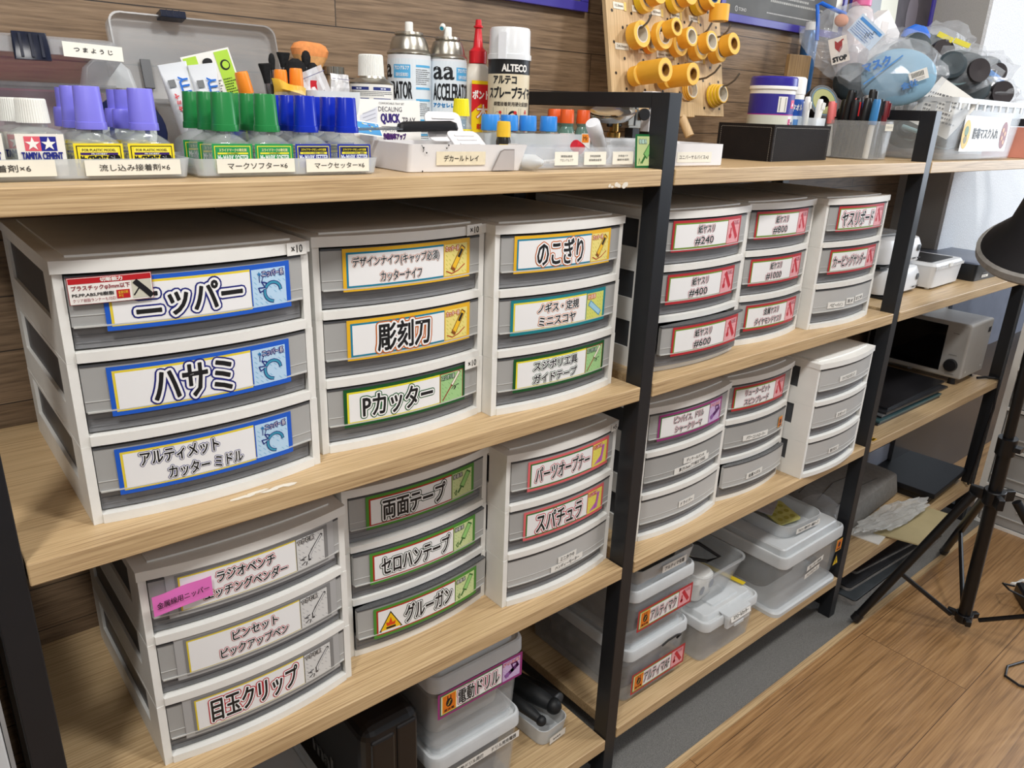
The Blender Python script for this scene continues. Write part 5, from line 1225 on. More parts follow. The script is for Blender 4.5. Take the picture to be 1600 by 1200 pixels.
roll('long yellow tape roll with patterned core, right of two', bx(1.248), bz(.154)-.006, .024, .0210, .056, .0115, core=M_coreb, drx=6)
cy = mat('curve_tape_yellow',(232,196,40),rough=.4,var=.03)
for k in range(3): roll(('thin tape ring nearest the board on the long bare hook','thin tape ring in the middle on the long bare hook','outermost thin tape ring on the long bare hook')[k], bx(1.330), bz(.134)-.004, .006+.0042*k, .0215-.0012*k, .0036, .0165)
for k in range(4): roll(('first stepped tape ring on the lowest right hook, nearest the board','second stepped tape ring on the lowest right hook','third stepped tape ring on the lowest right hook','outermost stepped tape ring on the lowest right hook')[k], bx(1.420), bz(.126)-.004, .005+.0068*k, .0245-.0018*k, .0062, .0160, col=cy)
for k,(x,z) in enumerate(((1.200,.298),(1.300,.308),(1.380,.312))):
    hook(bx(x), bz(z)+.006)
    roll(('yellow tape roll on the top row, left of three','yellow tape roll on the top row, middle of three','yellow tape roll on the top row, right of three, in front of a paler one')[k], bx(x), bz(z)-.004, D0+.012, .022+.001*k, .022, .0140, core=(None,None,mat('core_blue',(40,70,110),rough=.4))[k])
    roll(('pale yellow tape roll behind on the top row, left','orange-yellow tape roll behind on the top row, middle','pale greenish tape roll behind on the top row, right')[k], bx(x)-.004, bz(z)-.009, .003, .025, .016, .0150, col=cy)
# ---- black leatherette box and contents --------------------------------
M_leather = mat('black_leatherette', (30,26,25), rough=.75, var=.1, bump=.4, bscale=600, spec=.2)
t = thing('leatherette_box', 'black stitched leatherette box holding paper towel canisters', 'box', (1.340, .094, .0003), 4.0)
m = MB(); W_, D_, H_ = .245, .125, .070
m.box(0,W_,0,.004,0,H_,M_leather); m.box(0,W_,D_-.004,D_,0,H_,M_leather); m.box(0,.004,.004,D_-.004,0,H_,M_leather); m.box(W_-.004,W_,.004,D_-.004,0,H_,M_leather); m.box(.004,W_-.004,.004,D_-.004,0,.003,M_leather)
m.obj('box_body', t)
m = MB(); st = ink((176,170,160))
def stitches(x0,z0,x1,z1,f):
    L = math.hypot(x1-x0,z1-z0); n = int(L/.004)
    for i in range(n):
        a = (i+.15)/n; b = (i+.75)/n; p = (x0+(x1-x0)*a, z0+(z1-z0)*a); q = (x0+(x1-x0)*b, z0+(z1-z0)*b)
        dx, dz = (0,.0003) if abs(z1-z0) < 1e-6 else (.0003,0)
        m.add([f(p[0]-dx,p[1]-dz), f(q[0]-dx,q[1]-dz), f(q[0]+dx,q[1]+dz), f(p[0]+dx,p[1]+dz)], [(0,1,2,3)], st)
F = lambda x,z: (x,-.0003,z); S = lambda y,z: (-.0003,y,z)
stitches(.006,.0,.006,.064,F); stitches(.006,.064,.239,.064,F); stitches(.239,.0,.239,.064,F); stitches(.006,0,.006,.064,S); stitches(.006,.064,.118,.064,S); stitches(.118,0,.118,.064,S)
m.obj('stitching', t)
t = thing('towel_canister', 'round paper towel canister with deep purple lid, in the leatherette box', 'canister', (1.432, .168, .0035))
M_vio = mat('deep_violet_lid', (52,44,150), rough=.3, var=.03)
m = MB(); m.lathe([(0,0),(.044,0),(.045,.002),(.045,.132),(0,.132)], M_white, n=40); m.obj('can_body', t)
m = MB(); m.lathe([(.0455,.132),(.0475,.134),(.0475,.139),(.0470,.140)], M_white2, n=40); m.lathe([(.0470,.140),(.0472,.142),(.0465,.155),(.044,.158),(0,.158)], M_vio, n=40); m.obj('lid', t)
m = MB(); m.rect(-.10,.10,.086,.125,0,ink((48,40,140)),40); m.rect(-.10,.10,.020,.086,-.0001,ink((222,222,206)),40); m.rect(-.10,.10,.0845,.0865,-.0003,ink((170,40,140)),40)
m.rect(-.010,.010,.090,.120,-.0003,M_paper,3)
for k in range(12): m.rect(-.007,.007,.092+.0022*k,.0932+.0022*k,-.0005,K_)
m.rect(.022,.036,.098,.114,-.0003,ink((220,60,110)),3); m.poly([(.024,.102),(.034,.102),(.029,.110)],-.0005,ink((244,220,230)))
m.poly([(.018,.088),(.045,.093),(.045,.098),(.03,.095)],-.0004,M_paper); m.rect(.018,.030,.055,.082,-.0003,ink((240,230,236)),3); m.text('厚手',.0195,.0285,.060,.078,-.0005,ink((206,40,110)),off=.0005); m.text('2倍',.033,.048,.060,.074,-.0003,ink((40,40,130)),off=.0006)
wrap(m,.0452,-118); m.obj('wrap_label', t)
t = thing('towel_canister', 'paler wet towel canister with white lid and blue band, right of the purple one', 'canister', (1.512, .184, .0035))
MB().lathe([(0,0),(.035,0),(.036,.002),(.036,.130),(.0,.130)], M_white, n=36).obj('can_body', t); m = MB(); m.lathe([(.0368,.128),(.0372,.130),(.0366,.158),(.033,.162),(0,.163)], M_white2, n=36); m.obj('lid', t)
m = MB(); m.rect(-.06,.06,.085,.118,0,ink((28,80,170)),30); m.text('パールタオル',-.034,.026,.096,.108,-.0003,M_paper,off=.0005); m.rect(-.06,.06,.03,.085,-.0001,ink((214,226,238)),30); m.rect(.004,.018,.060,.078,-.0004,ink((90,140,200)),3); fine(m,-.02,.0,.058,.080,5,-.0004,ink((60,100,170)),4); wrap(m,.0363,-122); m.obj('wrap_label', t)
o = tub(MB(), .054, .050, .082, .008, M_milk, taper=.05).obj('pen_cup', None, loc=(1.548,.142,.0038), rot=(0,0,R(4))); tag(o, 'cloudy cup of white correction pens in the right end of the leatherette box', 'cup')
for i,(dx,dy,ry,rx) in enumerate(((-.020,-.006,-6,0),(-.006,-.012,4,2),(.004,.004,-10,-4),(.014,-.004,8,0))):
    t = thing('correction_pen', ('white pen leaning left in the cloudy cup','white pen at the front of the cloudy cup','white pen at the back of the cloudy cup','white pen leaning right in the cloudy cup')[i], 'pen', (1.548+dx,.142+dy,.006), rot=(R(rx),R(ry),0), group='white pens in the cloudy cup')
    MB().loft([(0,.009,.009,.004),(.09,.011,.011,.005),(.098,.013,.012,.005),(.118-.004*i,.012,.010,.004),(.122-.004*i,.009,.008,.003)], M_white2).obj('pen_body', t)
    MB().box(-.002,.002,-.009,-.0065,.098,.112,M_ribw).obj('clip', t)
# ---- marker tub ---------------------------------------------------------
t = thing('marker_tub', 'cloudy square tub crowded with markers, small name slip on its front', 'tub', (1.752, .135, .0003), 0)
tub(MB(), .100, .125, .084, .014, M_bin, taper=.07).obj('tub_body', t)
m = MB(); m.rect(-.002,.036,.064,.079,0,M_cream,3); m.text('ガンダムマーカー',.002,.032,.069,.075,-.0003,K_); m.bend(lambda p:(p[0],p[1]-.0635,p[2])); m.obj('name_sticker', t)
rr = random.Random(11)
mk = [((60,130,190),'light blue'),((30,30,32),'black'),((110,34,40),'dark red'),((112,58,38),'brown'),((30,30,32),'black'),((30,30,34),'black'),((34,34,36),'black'),((40,44,50),'black'),((30,30,34),'red-clipped black'),((40,40,44),'black'),((40,70,150),'blue'),((170,170,168),'silver'),((26,26,28),'black'),((70,70,74),'grey'),((28,28,30),'black'),((196,60,50),'red'),((236,130,130),'pink'),((30,30,30),'black')]
k = 0
posn = ['front left corner','front row, second','front row, third','front row, fourth','second row, far left','second row, second','second row, third','second row, fourth','third row, far left','third row, second','third row, third','third row, fourth','fourth row, far left','fourth row, second','fourth row, third','fourth row, fourth','back row, left','back row, right']
for j in range(5):
    for i in range(4):
        if k >= len(mk): break
        c, nm = mk[k]; x = 1.752 - .0345 + .023*i; y = .135 - .045 + .0225*j
        t = thing('marker', '%s marker in the cloudy tub, %s' % (nm, posn[k]), 'marker', (x, y, .004), rot=(R(rr.uniform(-4,4)), R(rr.uniform(-5,5) + (6 if i == 3 else -3 if i == 0 else 0)), R(rr.uniform(0,90))), group='markers in the cloudy tub')
        Lh = .126 + rr.uniform(-.006,.008) + (.022 if k in (6, 12) else 0) + (.012 if k == 11 else 0)
        MB().lathe([(0,0),(.0060,0),(.0066,.004),(.0066,.072),(0,.072)], mat('marker_barrel',(32,32,34),rough=.3,var=.1) if nm not in ('pink','silver','light blue') else M_white2, n=14).obj('barrel', t)
        cm = mat('marker_cap_%d_%d_%d' % c, c, rough=.35, var=.03)
        MB().lathe([(.0086,.0725),(.0090,.074),(.0084,Lh-.006),(.0066,Lh),(0,Lh)], cm, n=14).obj('cap', t)
        clipc = cm if 'red-clipped' not in nm else mat('red_clip',(210,36,40),rough=.4)
        MB().box(-.0018,.0018,-.0112,-.0080,Lh-.034,Lh-.004,clipc).obj('clip', t)
        k += 1
# things behind the tub
M_card = wood_mat('kraft_wood', (176,144,98), (160,128,86), (138,108,70), scale=(14, 14, 1.0), fscale=(260, 260, 6), ringw=.03, rough=.6)
o = MB().box(0,.074,0,.012,0,.232,M_card).obj('wood_board', None, loc=(1.745,.335,0), rot=(0,0,R(-12)), bevel=.002); tag(o, 'upright light brown wood board behind the towel canisters', 'board')
t = thing('spray_bottle', 'slim steel-blue canister behind the brown wood board', 'canister', (1.868,.362,0)); MB().lathe([(0,0),(.019,0),(.020,.004),(.020,.285),(.016,.295),(0,.295)], mat('steel_blue',(44,92,140),rough=.3,metal=.3,var=.05), n=30).obj('can_body', t); MB().lathe([(.015,.295),(.016,.296),(.016,.314),(0,.315)], M_white2).obj('cap', t)
o = MB().loft([(0,.16,.10,.01),(.075,.15,.09,.02),(.085,.10,.05,.02)], M_blackp).obj('black_pouch', None, loc=(1.735,.265,0)); tag(o, 'black pouch behind the marker tub', 'pouch')
t = thing('tape_reel', 'black tape reel with a yellow-green printed centre, behind the white pens', 'tape roll', (1.735,.235,.115), rot=(R(66),0,R(-25)))
MB().lathe([(.016,0),(.040,0),(.041,.003),(.041,.020),(.040,.022),(.016,.022),(.016,0)], M_blackp, n=36).obj('tape', t); m = MB(); m.lathe([(.014,.0225),(.030,.0225)], ink((150,152,84))); m.lathe([(.031,.0225),(.034,.0225)], ink((70,110,130))); m.obj('print', t)
t = thing('folded_sheet', 'grey folded sheets standing in the black frame next to the crate', 'sheets', (1.850,.155,0), rot=(R(-6),R(0),R(30)))
m = MB(); m.prism([(-.04,0),(.05,0),(.05,.002),(-.04,.002)],0,.085,mat('grey_sheet',(150,148,146),rough=.6,var=.1)); m.prism([(-.03,-.006),(.03,-.006),(.03,-.004),(-.03,-.004)],0,.045,mat('dark_sheet',(70,70,74),rough=.5)); m.obj('sheet_stack', t)
# posters on the wall -----------------------------------------------------
M_purp = mat('purple_frame', (66,58,150), rough=.35, var=.04)
def poster(label, x0, x1, z0, z1, items, base):
    t = thing('framed_poster', label, 'poster', (x0, .400, z0)); w, h = x1-x0, z1-z0; f = .017
    m = MB(); m.box(0,w,-.012,0,0,f,M_purp); m.box(0,w,-.012,0,h-f,h,M_purp); m.box(0,f,-.012,0,f,h-f,M_purp); m.box(w-f,w,-.012,0,f,h-f,M_purp); m.obj('frame', t, bevel=.001)
    m = MB(); m.rect(f,w-f,f,h-f,-.006,base); items(m,w,h,f); m.obj('poster_sheet', t)
M_pg = mat('poster_grey', (88,88,86), rough=.6, var=.25, vscale=9); M_pd = mat('poster_dark', (70,64,70), rough=.6, var=.35, vscale=12)
poster('purple-framed poster cut off by the top of the photo', .55, 1.100, .263, .80, lambda m,w,h,f: None, M_pg)
def p2(m,w,h,f):
    W = ink((190,188,184)); m.text('TOHO', .075,.105, .026,.033, -.0065, W, off=.0003); m.disc(.066,.0295,.006,-.0065,W); m.disc(.066,.0295,.0045,-.0068,ink((98,98,96)))
    fine(m,.19,.42,.030,.036,1,-.0065,W,2); fine(m,.20,.44,.055,.12,6,-.0065,ink((170,168,160)),5); m.rect(w-f-.030,w-f,f,h-f,-.0065,ink((222,220,206)))
poster('grey poster with small white print, purple frame, right of the pegboard', 1.52, 2.070, .290, .85, p2, M_pg)
def p3(m,w,h,f):
    m.poly([(.04,f),(.17,f),(.13,h-f),(.02,h-f)],-.0065,ink((150,156,160))); m.poly([(.17,f),(.27,f),(.22,h-f),(.13,h-f)],-.0065,ink((222,222,206)))
    m.text('FREEDOM',.26,.46,.150,.172,-.0068,ink((150,146,150)),off=.0006); m.ball((.36,-.0066,.09),(.035,.0006,.06),ink((104,96,104)),nu=10,nv=6)
poster('dark poster with a pale diagonal band, purple frame, by the grey-shaded pillar', 2.10, 2.595, .300, .85, p3, M_pd)

# ================================================================== right bay, top: crate of masks
t = thing('mask_crate', 'clear ribbed crate with a gas mask label on its front, heaped with bagged masks', 'crate', (2.185, .150, .0003), 0)
m = MB(); tub(m, .470, .270, .140, .012, M_bin, taper=.06, wall=.003); m.obj('crate_body', t)
m = MB(); m.loft([(.132,.486,.286,.014),(.144,.486,.286,.014),(.144,.474,.274,.01),(.132,.474,.274,.01)], M_milk, cap0=False, cap1=False)
for k in range(7): m.box(-.243,-.238,-.13+.032*k,-.118+.032*k,.112,.134,M_milk)
for k in range(9): m.box(-.225+.05*k,-.215+.05*k,-.1435,-.140,.118,.134,M_milk)
m.obj('rim', t)
m = MB(); m.rect(-.150,.150,.022,.106,-.1345,mat('crate_label',(206,204,196),rough=.3,var=.04,vscale=20),6)
m.text('防毒マスク入れ',-.085,.078,.052,.078,-.1350,K_,off=.0006)
m.disc(-.128,.062,.024,-.1349,ink((226,180,40)),n=24,rz=.034); m.disc(-.128,.070,.012,-.1351,ink((80,120,70)),n=14); m.disc(-.128,.050,.010,-.1351,ink((120,110,40)),n=14)
m.disc(.118,.062,.022,-.1349,ink((130,34,34)),n=24,rz=.034)
for a in ((.110,.075),(.126,.066),(.110,.055),(.124,.045)): m.disc(a[0],a[1],.006,-.1352,ink((220,160,110)),n=10)
m.obj('front_label', t)
M_bag = mat('crinkled_bag_film', (226,232,238), rough=.08, alpha=.20, var=.1, vscale=40, bump=.6, bscale=90, coat=.6)
M_rub = mat('mask_rubber', (50,62,68), rough=.55, var=.2, vscale=30); M_fil = mat('filter_blue', (140,178,202), rough=.95, var=.04, spec=.1); M_band = mat('pale_teal_band', (150,186,190), rough=.5); M_strap = mat('blue_strap', (34,110,220), rough=.5, var=.05)
from mathutils import noise
def crumple(r, seed, sub=3, amp=.28):
    bm = bmesh.new(); bmesh.ops.create_icosphere(bm, subdivisions=sub, radius=1.0)
    for v in bm.verts:
        n = noise.noise(v.co*1.6 + Vector((seed*7.1,0,0))) + .7*noise.noise(v.co*4.5 + Vector((0,seed*3.3,0))) + .7*noise.noise(v.co*9 + Vector((0,0,seed)))
        v.co *= 1 + amp*n; v.co.x *= r[0]; v.co.y *= r[1]; v.co.z *= r[2]
    vs = [tuple(v.co) for v in bm.verts]; fs = [tuple(v.index for v in f.verts) for f in bm.faces]; bm.free(); return vs, fs
def bagged(label, loc, r, seed, inner='mask', rot=(0,0,0), extra=None):
    t = thing('bagged_mask', label, 'bagged mask', loc, rot=(R(rot[0]), R(rot[1]), R(rot[2]-56)), group='bagged respirator masks')
    vs, fs = crumple(r, seed); MB().add(vs, fs, M_bag, False).obj('bag', t)
    if inner in ('mask', 'dark'):
        a, b, c = r
        m = MB(); m.ball((0,b*.1,-c*.1),(a*.78,b*.66,c*.72),M_rub); m.ball((a*.1,-b*.2,c*.35),(a*.5,b*.4,c*.35),M_rub); m.lathe([(a*.30,0),(a*.34,.01),(a*.34,.03),(a*.26,.034),(0,.03)],M_rub,n=24,T=TR(-a*.2,-b*.45,0,rx=70)); m.lathe([(a*.26,0),(a*.30,.008),(a*.28,.03),(0,.028)],mat('mask_filter_dark',(46,40,42),rough=.5),n=24,T=TR(a*.35,-b*.4,-c*.1,rx=80,rz=20)); m.obj('mask_body', t)
        m = MB(); m.lathe([(a*.44,-.004),(a*.47,0),(a*.44,.004)],M_band,n=30,T=TR(0,-b*.25,c*.1,rx=65,ry=15)); m.obj('mask_seal', t)
    if extra: extra(t, r)
    return t
def ex_filter(t, r):
    m = MB(); m.ball((.02,-.020,-.008),(r[0]*.68,r[1]*.42,r[2]*.80),M_fil,nu=24,nv=14); m.obj('blue_filter', t)
    m = MB(); m.ball((-.075,.0,-.02),(.045,.03,.045),M_rub); m.obj('rubber_body', t)
    m = MB(); m.rect(-.05,.06,-.05,-.04,0,M_fil) if 0 else None
    m.text('マスク',-.055,.005,.020,.040,-.0,ink((40,110,190)),off=.0012); m.line([(-.060,-.005),(.030,.030)],.003,0,ink((60,130,200))); m.text('会社',.015,.050,-.045,-.030,0,ink((40,110,180)),off=.0006); m.obj('print', t, loc=(0,-r[1]*1.02,0), rot=(R(-8),R(-20),0))
    m = MB(); m.rect(-.020,.020,-.012,.012,0,M_paper)
    for k in range(9): m.rect(-.014+.003*k,-.0125+.003*k,-.002,.009,-.0003,K_)
    fine(m,-.016,.012,-.010,-.004,2,-.0003,KG,2); m.obj('barcode_sticker', t, loc=(.060,-r[1]*1.0,-.004), rot=(0,R(-22),0))
def ex_stop(t, r):
    m = MB(); m.rect(-.034,.006,-.045,.012,0,mat('stop_paper',(214,206,198),rough=.5)); rd_ = ink((150,44,44))
    m.poly([(-.020,.006),(-.012,-.002),(-.004,.006),(-.006,-.012),(-.014,-.022),(-.022,-.010)],-.0004,rd_); m.line([(-.012,.0),(-.002,.004)],.003,-.0006,rd_)
    m.text('STOP',-.030,.000,-.040,-.030,-.0004,K_,off=.0010); m.obj('warning_sheet', t, loc=(.0,-r[1]*.9,-.004), rot=(0,R(-28),0))
    m = MB(); m.rect(-.030,.040,.000,.045,0,mat('blue_print_sheet',(196,214,234),rough=.5)); fine(m,-.026,.036,.003,.030,6,-.0004,ink((60,110,180)),7); m.rect(-.026,.036,.033,.040,-.0004,ink((70,140,210))); m.obj('instruction_sheet', t, loc=(.025,-r[1]*.85,.005), rot=(0,R(28),0))
    m = MB(); m.tube([(-.058,-.01,-.012),(-.070,-.005,.030),(-.082,0,.062),(-.074,0,.068),(-.040,-.01,.058),(-.015,-.02,.052)],.0045,M_strap,n=8); m.obj('strap', t)
    m = MB(); m.ball((-.020,-.02,.038),(.016,.010,.014),mat('peach_thing',(226,160,128),rough=.7)); m.obj('peach_pad', t)
    m = MB(); m.line([(.030,.0),(.034,.010),(.038,.002),(.041,.009),(.046,.003),(.050,.010),(.056,.004)],.0009,0,K_); m.obj('handwriting', t, loc=(.012,-r[1]*.97,.0), rot=(0,R(-20),0))
def ex_strap(pts, rad=.007, mtx=None):
    def f(t, r): MB().tube(pts, rad, mtx or M_strap, n=8).obj('strap', t)
    return f
def ex_blue(t, r):
    m = MB(); m.loft([(-.01,.07,.03,.012),(.008,.066,.03,.012),(.024,.03,.024,.01)],M_strap); m.obj('blue_cloth', t, loc=(-.02,-r[1]*.4,r[2]*.62), rot=(0,R(14),0))
    m = MB(); m.box(-.02,.02,-.002,.002,-.006,.006,ink((226,214,70)),T=TR(.045,-r[1]*.7,r[2]*.55,ry=24)); m.box(-.02,.02,-.002,.002,-.006,.006,ink((226,214,70)),T=TR(.085,-r[1]*.75,r[2]*.32,ry=20)); m.obj('yellow_tape', t)
bagged('clear bag with a STOP sheet and bent blue strap, leaning over the marker tub', (1.800,.235,.262), (.080,.040,.075), 1, inner=None, rot=(0,10,0), extra=ex_stop)
bagged('bagged mask with a round pale blue filter and a barcode sticker', (1.895,.160,.192), (.125,.050,.080), 2, inner=None, extra=ex_filter)
bagged('bagged mask at the top of the heap with blue cloth and yellow tape bits', (2.130,.200,.258), (.105,.06,.060), 3, extra=ex_blue)
bagged('emptier crinkled bag at the very top of the heap, by the grey-shaded pillar', (2.325,.240,.285), (.080,.05,.065), 4, inner=None)
bagged('bagged mask with a curved pale teal band in the middle of the heap', (2.150,.110,.215), (.100,.045,.062), 5, inner='mask')
bagged('bagged mask with shiny blue film at the right of the heap', (2.400,.150,.225), (.085,.05,.060), 6, inner='dark', extra=ex_strap([(-.04,-.05,.03),(.0,-.06,.0),(.05,-.05,-.03)], .012, mat('shiny_blue_film',(60,140,220),rough=.25,var=.3,vscale=50)))
bagged('bagged mask sitting low in the crate behind the front label', (2.260,.150,.062), (.110,.075,.055), 7, inner='dark')
bagged('bagged mask lying across the front rim of the crate', (2.270,.090,.165), (.105,.06,.042), 8, inner='mask')
bagged('bagged mask inside the left end of the crate', (2.050,.150,.066), (.070,.06,.055), 9, inner='dark', extra=ex_strap([(-.03,-.07,.01),(.0,-.085,.0),(.04,-.07,-.01)], .005, M_band))
bagged('bagged mask between the blue filter and the teal band, dark rubber showing', (2.010,.210,.215), (.080,.05,.065), 10, inner='dark')
m = MB(); m.prism([(-.05,0),(.04,0),(.06,.03),(-.02,.02)],0,.035,M_strap); tag(m.obj('blue_cloth', None, loc=(2.530,.140,.175), rot=(R(10),R(8),0)), 'bright blue cloth draped at the right end of the heap', 'cloth')
m = MB(); m.add([(-.06,0,0),(.05,0,-.02),(.085,.0,.08),(-.02,0,.115)],[(0,1,2,3)],M_paper); fine(m,-.03,.06,.01,.08,7,-.001,KG,4); tag(m.obj('printed_leaflet', None, loc=(2.005,.085,.080), rot=(R(-12),R(14),R(-62))), 'printed grey leaflet poking out of the left end of the crate', 'leaflet')
t = thing('eyewash_bottle', 'clear bottle with pink cap and dark blue kana lettering behind the heap', 'bottle', (2.045,.335,0))
m = MB(); m.lathe([(0,0),(.036,0),(.037,.004),(.037,.335),(.030,.358),(.018,.368),(0,.368)], mat('pink_liquid_bottle',(236,222,224),rough=.12,alpha=.8,var=.03), n=30); m.obj('bottle_body', t)
MB().lathe([(.021,.366),(.024,.368),(.023,.40),(0,.402)], mat('pink_cap',(226,110,160),rough=.35,var=.03), n=28).obj('cap', t)
m = MB(); m.text('アイボン',-.032,.028,.300,.318,0,ink((30,30,90)),off=.0012); m.text('ソフトな洗い心地',-.012,.030,.323,.329,0,ink((60,60,110)),off=.0002); m.text('s',-.0,.016,.286,.296,0,ink((206,50,50)),off=.001); wrap(m,.0375,-122); m.obj('print', t)
t = thing('paper_packet', 'creased white paper packet standing behind the heap of masks', 'packet', (2.200,.340,0)); m = MB(); m.prism([(-.085,0),(.085,0),(.095,.325),(.005,.375),(-.09,.33)],0,.03,mat('packet_white',(240,234,230),rough=.5,var=.03)); m.bend(lambda p:(p[0],p[2],p[1])); m.obj('packet_body', t)
m = MB(); m.rect(-.02,.02,.22,.345,-.0006,ink((214,204,196))); m.obj('fold_band', t)
o = MB().box(0,.07,0,.12,0,.085,mat('salmon_box',(226,150,130),rough=.5,var=.04)).obj('salmon_box', None, loc=(2.560,.030,.0005), bevel=.001); tag(o, 'salmon pink carton at the far right of the top board', 'carton')
m = MB(); m.text('N',.012,.05,.02,.05,0,K_,off=.001); c = m.obj('print', o, loc=(0,-.0006,0))

# ================================================================== right bay, second shelf
M_app = mat('appliance_white', (222,224,226), rough=.3, var=.02)
def dryer(label, x, y, z, rz):
    t = thing('dehydrator', label, 'appliance', (x, y, z+.0005), rz, 'white rounded machines')
    m = MB(); m.loft([(.004,.20,.20,.03),(.010,.225,.235,.04),(.050,.232,.24,.045),(.070,.220,.225,.045),(.078,.19,.20,.05)], M_app); m.obj('housing', t)
    m = MB(); m.box(.055,.075,-.1215,-.1190,.020,.023,K_) if 0 else None
    for a in (.045,.070): m.rect(a,a+.018,.016,.0195,0,K_)
    m.bend(lambda p:(p[0],p[1]-.1203,p[2])); m.obj('vent_slots', t)
    MB().lathe([(0,0),(.008,0),(.009,.002),(0,.003)], ink((70,74,78)), n=16).obj('knob', t, loc=(.068,-.1195,.045), rot=(R(90),0,0))
    m = MB(); m.rect(-.030,.030,0,.028,0,ink((150,150,150))); fine(m,-.026,.026,.003,.026,4,-.0003,K_,3); m.bend(lambda p:(-.1165,-p[0]-.03,p[2]+.018)); m.obj('rating_plate', t)
    m = MB(); m.box(-.112,-.060,-.118,-.060,.0,.006,M_blackp); m.obj('foot', t)
    return t
dryer('lower of two stacked rounded white machines', 2.065, .205, Z1, 2); dryer('upper of two stacked rounded white machines', 2.055, .215, Z1+.080, -3)
m = MB(); m.box(-.09,.09,-.08,.06,0,.004,M_clear2); tag(m.obj('acrylic_sheet', None, loc=(2.01,.20,Z1+.1625), rot=(0,0,R(-6))), 'thin clear sheet lying on the upper white machine', 'sheet')
t = thing('white_cleaner', 'white ribbed-rim box with a black lid window, right of the rounded machines', 'appliance', (2.300, .150, Z1+.0005), 2)
m = MB(); m.loft([(.006,.200,.15,.012),(.060,.212,.158,.014),(.066,.214,.160,.014)], M_app); m.obj('housing', t); m = MB(); m.loft([(.0665,.214,.160,.014),(.074,.205,.150,.014)], M_app); m.obj('lid', t); MB().loft([(.0742,.165,.115,.006),(.0752,.165,.115,.006)], ink((24,24,26))).obj('lid_window', t)
m = MB()
for k in range(26): m.box(-.100+.008*k,-.0965+.008*k,-.0815,-.0795,.058,.066,M_app)
m.obj('rim_ribs', t); MB().box(-.012,.012,-.0835,-.0800,.060,.070,M_white).obj('latch', t)
for sx in (-1,1): MB().lathe([(0,0),(.006,0),(.006,.0058),(0,.0058)], M_white, n=10).obj('foot', t, loc=(sx*.085,-.06,0))
t = thing('black_console', 'flat black box with pale slips on its front edge and grey top', 'appliance', (2.600, .175, Z1+.0005), -2)
m = MB(); m.loft([(.0,.27,.25,.01),(.050,.275,.255,.012)], mat('console_black',(24,26,30),rough=.35,var=.05)); m.obj('housing', t); MB().loft([(.0505,.275,.255,.012),(.0545,.265,.245,.012)], mat('console_top',(104,112,130),rough=.35,metal=.2,var=.05)).obj('top_cover', t)
m = MB(); m.rect(-.085,-.040,.008,.016,0,M_paper); fine(m,-.082,-.043,.010,.014,1,-.0003,K_,3); m.rect(-.015,.020,.022,.031,0,M_paper); fine(m,-.013,.018,.024,.029,1,-.0003,K_,4); m.rect(-.080,-.042,.020,.023,0,ink((90,92,96))); m.bend(lambda p:(p[0],p[1]-.1272,p[2])); m.obj('name_sticker', t)
# ---- third shelf
t = thing('microwave_oven', 'white microwave oven turned so its dark door faces left', 'microwave', (2.560, .055, Z2), 1)
m = MB(); m.box(0,.192,0,.318,.022,.205,mat('microwave_grey',(172,170,166),rough=.35,var=.03)); m.obj('housing', t, bevel=.007, bseg=3)
m = MB(); m.add([(-.0015,.070,.040),(-.0015,.310,.040),(-.0015,.310,.192),(-.0015,.070,.192)],[(0,1,2,3)],mat('microwave_glass',(12,12,14),rough=.08,var=0)); m.obj('door_window', t)
m = MB(); m.lathe([(0,0),(.019,0),(.021,.003),(.019,.014),(0,.015)],mat('microwave_knob',(28,28,30),rough=.4),n=30); m.obj('knob', t, loc=(-.001,.036,.066), rot=(0,R(-90),0))
m = MB(); fine(m,0,.022,0,.004,1,0,K_,4); m.rect(.0,.024,-.07,-.068,0,ink((120,118,114))); m.bend(lambda p:(-.0012,.050-p[0],p[2]+.168)); m.obj('print', t)
m = MB(); m.rect(0,.028,.0,.0035,0,ink((140,138,134))); m.bend(lambda p:(-.0012,.050-p[0],p[2]+.033)); m.obj('dial_scale', t)
m = MB(); 
for a in (.03,.16): m.disc(a,.045,.004,-.0006,ink((236,236,230)),n=12)
m.rect(.155,.178,.160,.178,-.0006,ink((40,40,42))); m.obj('side_marks', t)
for a,b in ((.02,.03),(.17,.03),(.02,.28),(.17,.28)): MB().lathe([(0,0),(.012,0),(.010,.022),(0,.022)],M_blackp,n=14).obj('foot', t, loc=(a,b,0))
rr = random.Random(4)
for k in range(6):
    cc = ((44,44,46),(70,100,104),(36,36,38),(120,122,126),(40,42,46),(30,30,33))[k]
    o = MB().box(0,.40,0,.27,0,.0055,mat('mat_%d'%k,cc,rough=.35,var=.1)).obj('cutting_mat', None, loc=(2.005+rr.uniform(-.01,.01)+.01*k,.055+rr.uniform(-.006,.006),Z2+.0005+.0062*k), rot=(0,0,R(rr.uniform(-1.5,1.5)))); tag(o, 'thin %s mat, %s of the pile left of the microwave' % (('dark grey','teal grey','black','silver grey','charcoal','glossy black')[k],('bottom','second from bottom','third from bottom','fourth from bottom','second from top','top')[k]), 'mat', 'dark mats in a pile')
m = MB(); m.tube([(2.70,.05,Z2+.006),(2.735,.035,Z2+.006),(2.748,.010,Z2+.007),(2.736,-.006,Z2+.006),(2.725,-.010,Z2-.03),(2.730,-.012,Z2-.09),(2.722,-.010,Z2-.16),(2.728,-.004,Z2-.30),(2.72,.0,Z2-.38)],.0042,M_blackp,n=8); tag(m.obj('mains_cable', None), 'black power cord hanging from beside the microwave', 'cord')
